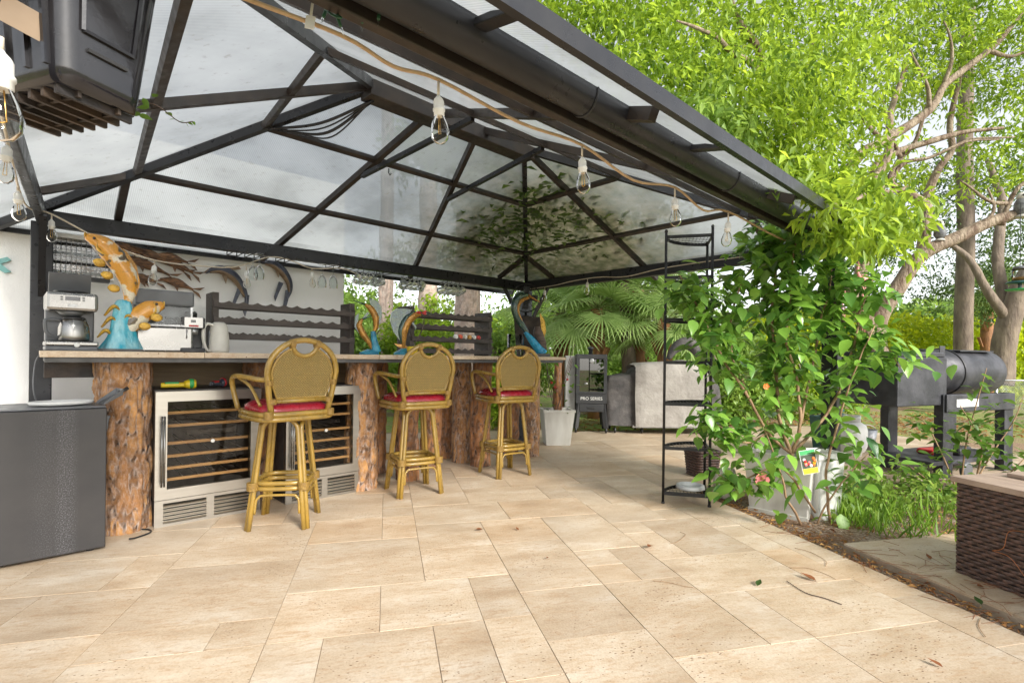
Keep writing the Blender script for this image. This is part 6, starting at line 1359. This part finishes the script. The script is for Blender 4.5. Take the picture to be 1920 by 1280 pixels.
def figure(name, label, cat, u, v_, d, s):
    t = thing(name, label, cat, at(u,v_,d), 0); g1 = pmat(name+'_grey',(.20,.21,.21),.6,0,(.08,.08,.09),24); g2 = pmat(name+'_pale',(.55,.54,.48),.6)
    obj('foot', MB().lathe([(.07*s,0),(.06*s,.02*s),(.03*s,.04*s)],14), g2, t); obj('body', MB().lathe([(.04*s,.03*s),(.075*s,.09*s),(.07*s,.17*s),(.05*s,.21*s)],16), g1, t); obj('head', MB().ell((0,0,.24*s),(.055*s,.05*s,.05*s),14,8), g2, t)
    for x in (-.025,.025): obj('eye', MB().ell((x*s,-.045*s,.25*s),(.014*s,.008*s,.014*s),8,5), M['blkgloss'], t)
figure('owl_figurine', 'grey owl figurine perched on the thick tan tree limb', 'figurine', 1762, 452, 7.25, 1.0); figure('owl_figurine', 'grey and white owl decoration perched farther out on the tan limb', 'figurine', 1916, 408, 7.05, 1.2)

# ================================================= HEDGES AND SHRUBS
def hedge(name, label, cat, lo, hi, n, m, leaf, wid, group=None):
    lo, hi = np.array(lo), np.array(hi); P = lo + nrs.rand(n,3)*(hi-lo)
    bump_ = np.array([noise.noise(V((p[0]*1.1,p[2]*1.4,p[1]*.8))) for p in P]); topw = np.array([noise.noise(V((p[0]*.9,3,p[1]*.9))) for p in P])
    P[:,1] -= bump_*.35; P[:,2] += topw*.25*(P[:,2]-lo[2])/(hi[2]-lo[2]); P[:,2] = np.maximum(P[:,2], -.03)
    T = .5+.35*bump_+.5*(nrs.rand(n)-.5)
    o = leafcloud(name, P, rdir(n)+np.array([0,-.3,-.2]), rdir(n)*.8+np.array([0,-.4,.8]), leaf*(.6+.8*nrs.rand(n)), wid*(.6+.8*nrs.rand(n)), T, m)
    return tag(o, label, cat, group)
hedge('hedge', 'bright yellow-green hedge running behind the smoker and pine trunk', 'hedge', (6.5,13.6,-.04), (18,15.2,2.35), 26000, M['leaf_hedge'], .15, .08)
hedge('hedge', 'low green hedge between the palms and the yellow-green hedge', 'hedge', (1.5,13.2,-.04), (6.6,14.8,1.9), 9000, M['leaf_mid'], .16, .08)
def shrub(name, label, cat, c, r, n, m, leaf=.11, wid=.055, trunk=True, group=None):
    t = thing(name, label, cat, (c[0],c[1],-.045), 0, group)
    bl = [((rnd.uniform(-.5,.5)*r[0],rnd.uniform(-.5,.5)*r[1],r[2]*rnd.uniform(.55,1.35)),(r[0]*.6,r[1]*.6,r[2]*.5),1) for _ in range(6)] + [((0,0,r[2]*.4),(r[0]*.8,r[1]*.8,r[2]*.4),1.2)]
    crown('foliage', bl, m, t, leaf, wid, n, 9, .17, .35)
    for k in range(3): obj('stem', MB().tube(spline([V((rnd.uniform(-.1,.1),rnd.uniform(-.1,.1),0)),V((rnd.uniform(-.2,.2),rnd.uniform(-.2,.2),r[2]*.6)),V((rnd.uniform(-.5,.5)*r[0],rnd.uniform(-.4,.4),r[2]*1.3))],5),rads([.03,.012],11),6), M['oakbark'], t)
def px_(u, d): return at(u,668,d).x
shrub('garden_shrub', 'bright lime shrub behind the hanging mugs', 'shrub', (px_(770,9.5),9.5), (.7,.7,1.35), 80, M['leaf_lime'], .10, .05)
shrub('garden_shrub', 'mid green shrub seen between the wall and the pale pine', 'shrub', (px_(668,9.2),9.2), (.8,.7,1.2), 90, M['leaf_mid'])
shrub('garden_shrub', 'loose green shrub behind the second wine rack', 'shrub', (px_(845,12),12), (1.5,1,1.5), 110, M['leaf_lime'], .13, .06)
shrub('garden_shrub', 'leafy green shrub behind the fan and glass vase', 'shrub', (px_(945,10),10), (1.0,.8,1.3), 100, M['leaf_mid'])
shrub('garden_shrub', 'pale lime shrub low behind the glass vase', 'shrub', (px_(955,7.6),7.6), (.4,.4,.55), 40, M['leaf_lime'], .10, .06)
shrub('garden_shrub', 'dark shrub between the palms and the covered grill', 'shrub', (px_(1240,9.3),9.3), (.9,.6,.62), 80, M['leaf_dark'])
shrub('garden_shrub', 'green shrub behind the rack and hibiscus', 'shrub', (px_(1370,8.8),8.8), (1.0,.7,.9), 90, M['leaf_mid'])
shrub('garden_shrub', 'sunny shrub beyond the white propane tank', 'shrub', (px_(1530,9.5),9.5), (1.1,.7,.8), 90, M['leaf_lime'])
fw = MB(); 
P = []; T = []
n = 42000
X = nrs.uniform(-22,34,n); Y = 24+nrs.rand(n)*5; topn = np.array([3.4+2.2*noise.noise(V((x*.16,0,0)))+1.6*noise.noise(V((x*.5,4,0))) for x in X]); Z = topn*(nrs.rand(n)**.8)
o = leafcloud('far_wood', np.stack([X,Y,Z],1), rdir(n), rdir(n)+np.array([0,-.5,.6]), .34*(.6+.8*nrs.rand(n)), .2*(.6+.8*nrs.rand(n)), nrs.rand(n)*.8, M['leaf_mid']); tag(o, 'far-off wood of mixed green trees closing the garden', 'trees', kind='stuff')
# airy crown of trees high behind bar and palms
bt = thing('airy_tree', 'thin-leaved tall tree rising behind bar and palms', 'tree', (px_(1000,14),14,-.05))
limb(bt, [V((0,0,0)),V((.1,0,2)),V((-.1,0,4)),V((.3,0,6))], [.14,.12,.09,.04], 'oakbark', 'trunk'); crown('crown', [((rnd.uniform(-5,5),rnd.uniform(-1,1),rnd.uniform(2.0,4.6)),(1.3,.9,.8),1) for _ in range(16)], M['leaf_mid'], bt, .15, .07, 45, 10, .25, .3)

# ================================================= FAN PALMS
def frondmesh(seed):
    r_ = random.Random(seed); mb = MB(); n = 30; T = []
    for k in range(n):
        a = lerp(R(-118), R(118), k/(n-1)) + r_.uniform(-.02,.02); L = .78*(1-.22*abs(a)/2)*(1+r_.uniform(-.06,.06)); w0 = .019
        d = V((math.cos(a),math.sin(a),0)); s = V((-d.y,d.x,0)); v = []
        for j,(t,wd) in enumerate(((0,.3),(.35,1),(.65,.8),(.85,.45),(1,.04))):
            z = .10*math.sin(t*PI*.6) - .42*max(0,t-.45)**1.5 - .05*abs(a)*t; c = d*(L*t) + V((0,0,z)); ww = w0*wd
            v += [c - s*ww - V((0,0,ww*.5)), c, c + s*ww - V((0,0,ww*.5))]
        f = []
        for j in range(4): b = j*3; f += [(b,b+3,b+4,b+1),(b+1,b+4,b+5,b+2)]
        mb.add(v,f,False); T += [r_.random()*.7 + (.3 if j2 >= 9 else 0) for j2 in range(15)]
    me = mb.mesh('frond'); at_ = me.attributes.new('tint','FLOAT','POINT'); at_.data.foreach_set('value', T); me.materials.append(M['leaf_palm']); return me
fms = [frondmesh(s) for s in (1,2,3)]; M['boot'] = pmat('palm_boot_fibre', (.36,.17,.07), .85, 0, (.20,.10,.05), 18, bump=.8, bs=40, stretch=(1,1,.3)); M['petiole'] = pmat('petiole', (.24,.30,.10), .5)
def palm(label, u, v_, d, nf, sc_, seed):
    c = at(u,v_,d); r_ = random.Random(seed); t = thing('fan_palm', label, 'palm', (c.x,c.y,-.045), 0, 'fan palms in the garden'); h_ = c.z
    obj('trunk', MB().tube([V((0,0,0)),V((.03,0,h_*.5)),V((0,0,h_))], [.16,.14,.12], 12), M['boot'], t)
    for k in range(14): a=r_.uniform(0,6.3); z=r_.uniform(.2,1)*h_; obj('boot', MB().bar(V((math.cos(a)*.13,math.sin(a)*.13,z-.1)),V((math.cos(a)*.24,math.sin(a)*.24,z+.14)),.07,.02), M['boot'], t)
    for k in range(nf+5):
        az = 2*PI*k*.382+r_.uniform(-.3,.3); el = lerp(1.25,-.6,(k+.5)/(nf+5))+r_.uniform(-.15,.15); L = sc_*r_.uniform(.45,.75)
        d_ = V((math.cos(az)*math.cos(el),math.sin(az)*math.cos(el),math.sin(el))); b = V((0,0,h_)); e = b + d_*L - V((0,0,.10*L))
        pt = obj('petiole', MB().tube(spline([b, b+d_*L*.55+V((0,0,.03)), e],4),rads([.016,.009],9),6), M['petiole'], t)
        fo_ = bpy.data.objects.new('frond', fms[k%3]); col.objects.link(fo_); fo_.parent = t; fo_.location = e; q = d_.to_track_quat('X','Z'); fo_.rotation_euler = (q.to_matrix() @ Euler((r_.uniform(-.5,.5),r_.uniform(.1,.55),0)).to_matrix()).to_euler(); s=sc_*r_.uniform(.85,1.1); fo_.scale=(s,)*3
palm('fan palm with drooping fronds directly behind the upright smoker', 1120, 575, 9.4, 17, 1.0, 3); palm('tall fan palm with fronds reaching up to the gazebo beam', 1195, 540, 9.8, 16, 1.0, 8); palm('fan palm partly hidden by the black rack', 1245, 600, 9.0, 14, .9, 14); palm('pale fan palm beside the gazebo corner post', 1052, 585, 10.4, 14, 1.0, 21)
palm('small fan palm behind the pine trunk near the oak', 1850, 545, 13, 12, .9, 33)

# ================================================= BED PLANTS, FENCE, LITTER
ys = thing('young_shrub', 'loose young shrub with oval light green leaves in the planting bed', 'shrub', gp(1815,930), 0); yb = ys.location.copy(); ym = [leafmesh('leaf', M['leaf_mid'], L=1, W=w_, curl=c_) for w_, c_ in ((.62,.12),(.55,.25))]; lm2 = [leafmesh('leaf', M['leaf_lime'], L=1, W=.6, curl=.15)]
ystems = [[(1800,935,4.3),(1810,840,4.3),(1830,760,4.25),(1850,690,4.2)],[(1800,935,4.3),(1770,860,4.2),(1740,800,4.2),(1720,780,4.2)],[(1810,935,4.3),(1860,850,4.3),(1900,790,4.3),(1920,740,4.3)],[(1790,940,4.2),(1740,900,4.1),(1700,870,4.1)],[(1830,900,4.3),(1840,830,4.2),(1800,760,4.2)],[(1850,930,4.3),(1900,880,4.2),(1940,840,4.2)]]
for q in ystems:
    S = spline([at(*p)-yb for p in q],6); obj('stem', MB().tube(S, rads([.008,.003],len(S)),6), M['hstem'], ys)
    for k in range(48): p = S[int(rnd.uniform(.25,1)*(len(S)-1))]+V((rnd.gauss(0,.06),rnd.gauss(0,.06),rnd.gauss(0,.04))); putleaf(p, rnd.uniform(.06,.125), ys, ym if k%3 else lm2, (rnd.uniform(-.5,.5),rnd.uniform(-.3,.7),rnd.uniform(0,6.3)), k)
def grassblades(label, fn, n, hmin, hmax, m):
    P = np.array([fn() for _ in range(n)]); D = rdir(n)*.55+np.array([0,0,1.0]); o = leafcloud('grass', P, D, rdir(n), hmin+(hmax-hmin)*nrs.rand(n), .009, nrs.rand(n), m, None, .05); return tag(o, label, 'grass', kind='stuff')
grassblades('tuft of long green grass in the planting bed beside the hibiscus tub', lambda: tuple(Pv(2.95+abs(rnd.gauss(0,.45)), 2.95+rnd.gauss(0,.28), -.03)), 800, .07, .2, M['grass'])
P = np.array([tuple(Pv(rnd.uniform(2.85,4.6), rnd.uniform(2.75,3.7), -.03+abs(rnd.gauss(0,.09)))) for _ in range(1500)]); n=len(P)
o = leafcloud('ground_cover', P, rdir(n)+np.array([0,0,.3]), rdir(n)*.6+np.array([0,0,1.]), .055*(.6+.8*nrs.rand(n)), .035, nrs.rand(n), M['leaf_mid']); tag(o, 'low leafy ground cover behind the grass tuft', 'ground cover', kind='stuff')
M['litter'] = leafmat('dry_leaf', (.22,.08,.025), (.52,.30,.09), .15, .7)
P = []
for _ in range(1500):
    a = 2.45+abs(rnd.gauss(0,.05)) if rnd.random()<.6 else rnd.uniform(2.45,4.0); b = rnd.uniform(-.6,3.7) if a < 2.56 else rnd.uniform(2.42,3.7)
    P.append(tuple(Pv(a,b,-.008+rnd.uniform(0,.012))))
P = np.array(P); n = len(P); o = leafcloud('leaf_litter', P, rdir(n)*np.array([1,1,.25]), rdir(n)*.35+np.array([0,0,1.]), .012+.05*nrs.rand(n)**2, .006+.02*nrs.rand(n)**2, nrs.rand(n), M['litter']); tag(o, 'brown leaf litter along the patio edge and bed', 'leaf litter', kind='stuff')
P = np.array([tuple(V((rnd.uniform(-.5,9),rnd.uniform(7.5,11),-.03))) for _ in range(2600)]); n=len(P); o = leafcloud('leaf_litter', P, rdir(n)*np.array([1,1,.3]), rdir(n)*.3+np.array([0,0,1.]), .07, .035, nrs.rand(n), M['litter']); tag(o, 'brown leaf litter on the lawn behind the grills', 'leaf litter', kind='stuff')
lt = [leafmesh('dry_leaf', M['litter'], L=1, W=.5, curl=-.25, foldz=.3), leafmesh('dry_leaf', M['leaf_dark'], L=1, W=.5, curl=-.2, foldz=.3)]
for (u,v_,s,k,lab) in [(905,993,.06,0,'orange-brown fallen leaf on the patio in front of the stools'),(972,995,.035,0,'small brown fallen leaf beside the orange-brown leaf'),(1222,1024,.075,0,'curled brown fallen leaf on the open patio'),(1420,1100,.06,1,'dark green fallen leaf on the patio'),(1530,1090,.07,0,'pale brown fallen leaf lying near the patio edge'),(1028,1046,.03,0,'tiny tan seed leaf on the patio stones'),(1768,1253,.045,0,'reddish dry leaf on the near patio stones'),(1845,1110,.06,0,'orange dry leaf lying against the wicker box'),(1840,1145,.06,1,'crumpled green leaf in the gap by the side slab'),(1745,1058,.05,0,'yellow-brown leaf on the side slab')]:
    o = bpy.data.objects.new('fallen_leaf', lt[k]); col.objects.link(o); o.location = gp(u,v_,0)+V((0,0,.006 if u < 1700 or v_ > 1200 else .028)); o.scale=(s,)*3; o.rotation_euler=(0,0,rnd.uniform(0,6)); tag(o, lab, 'leaf')
for k,(pts,lab) in enumerate([([(1475,1090),(1510,1112),(1545,1122),(1578,1134)],'long dark twig lying on the patio near the edge'),([(1480,1065),(1515,1066),(1550,1078),(1567,1087)],'thin rust pine needle above the dark twig'),([(1490,1028),(1520,1036),(1548,1052),(1548,1062)],'curved pine needle close to the planting bed'),([(1255,1020),(1270,1016),(1285,1003),(1275,998)],'bent pine needle beside the curled leaf'),([(1225,1090),(1250,1092),(1285,1100),(1300,1102)],'thin brown needle on the middle patio stones'),([(1838,1160),(1835,1175),(1848,1195)],'forked rust needle at the patio edge near the wicker box')]):
    o = tag(obj('pine_needle', MB().tube(spline([gp(u,v_)+V((0,0,.004)) for u,v_ in pts],6), .0022 if k==0 else .0014, 4), M['hstem'] if k else M['driftwood']), lab, 'pine needle')
nd = MB()
for _ in range(150):
    a,b = (2.45+abs(rnd.gauss(0,.06)), rnd.uniform(-.4,3.6)) if rnd.random()<.6 else (rnd.uniform(2.6,3.0), rnd.uniform(1.0,2.3)); z = .0 if a<2.56 else .026; ang=rnd.uniform(0,6.3); L=rnd.uniform(.06,.2)
    p=Pv(a,b,z); d=V((math.cos(ang),math.sin(ang),0)); nd.tube([p,p+d*L*.5+V((-d.y,d.x,0))*L*.1+V((0,0,.004)),p+d*L],.0011,4)
tag(obj('pine_needles', nd, pmat('dry_needles',(.30,.12,.05),.7)), 'scattered rust-coloured pine needles along the patio edge and slab', 'pine needles', kind='stuff')
fe = thing('chain_link_fence', 'short run of chain link fence behind the young shrub', 'fence', at(1868,745,8.6)-V((0,0,at(1868,745,8.6).z)), R(12))
for x in (0,.9,1.8): obj('post', MB().tube([V((x,0,0)),V((x,0,.78))],.02,8), M['chain'], fe)
obj('top_rail', MB().tube([V((0,0,.77)),V((1.8,0,.77))],.014,8), M['chain'], fe)
ml = MB()
for k in range(-14,36):
    for s in (1,-1):
        x0_=k*.052; pts=[]
        a_=V((x0_,0,.02)); b_=V((x0_+s*.75,0,.77))
        t0=max(0,(0-a_.x)/(b_.x-a_.x) if s>0 else (1.8-a_.x)/(b_.x-a_.x)); t1=min(1,(1.8-a_.x)/(b_.x-a_.x) if s>0 else (0-a_.x)/(b_.x-a_.x))
        if t1>t0: ml.tube([lerp(a_,b_,t0),lerp(a_,b_,t1)],.0022,4)
obj('wire_mesh', ml, M['chain'], fe)['kind']='stuff'
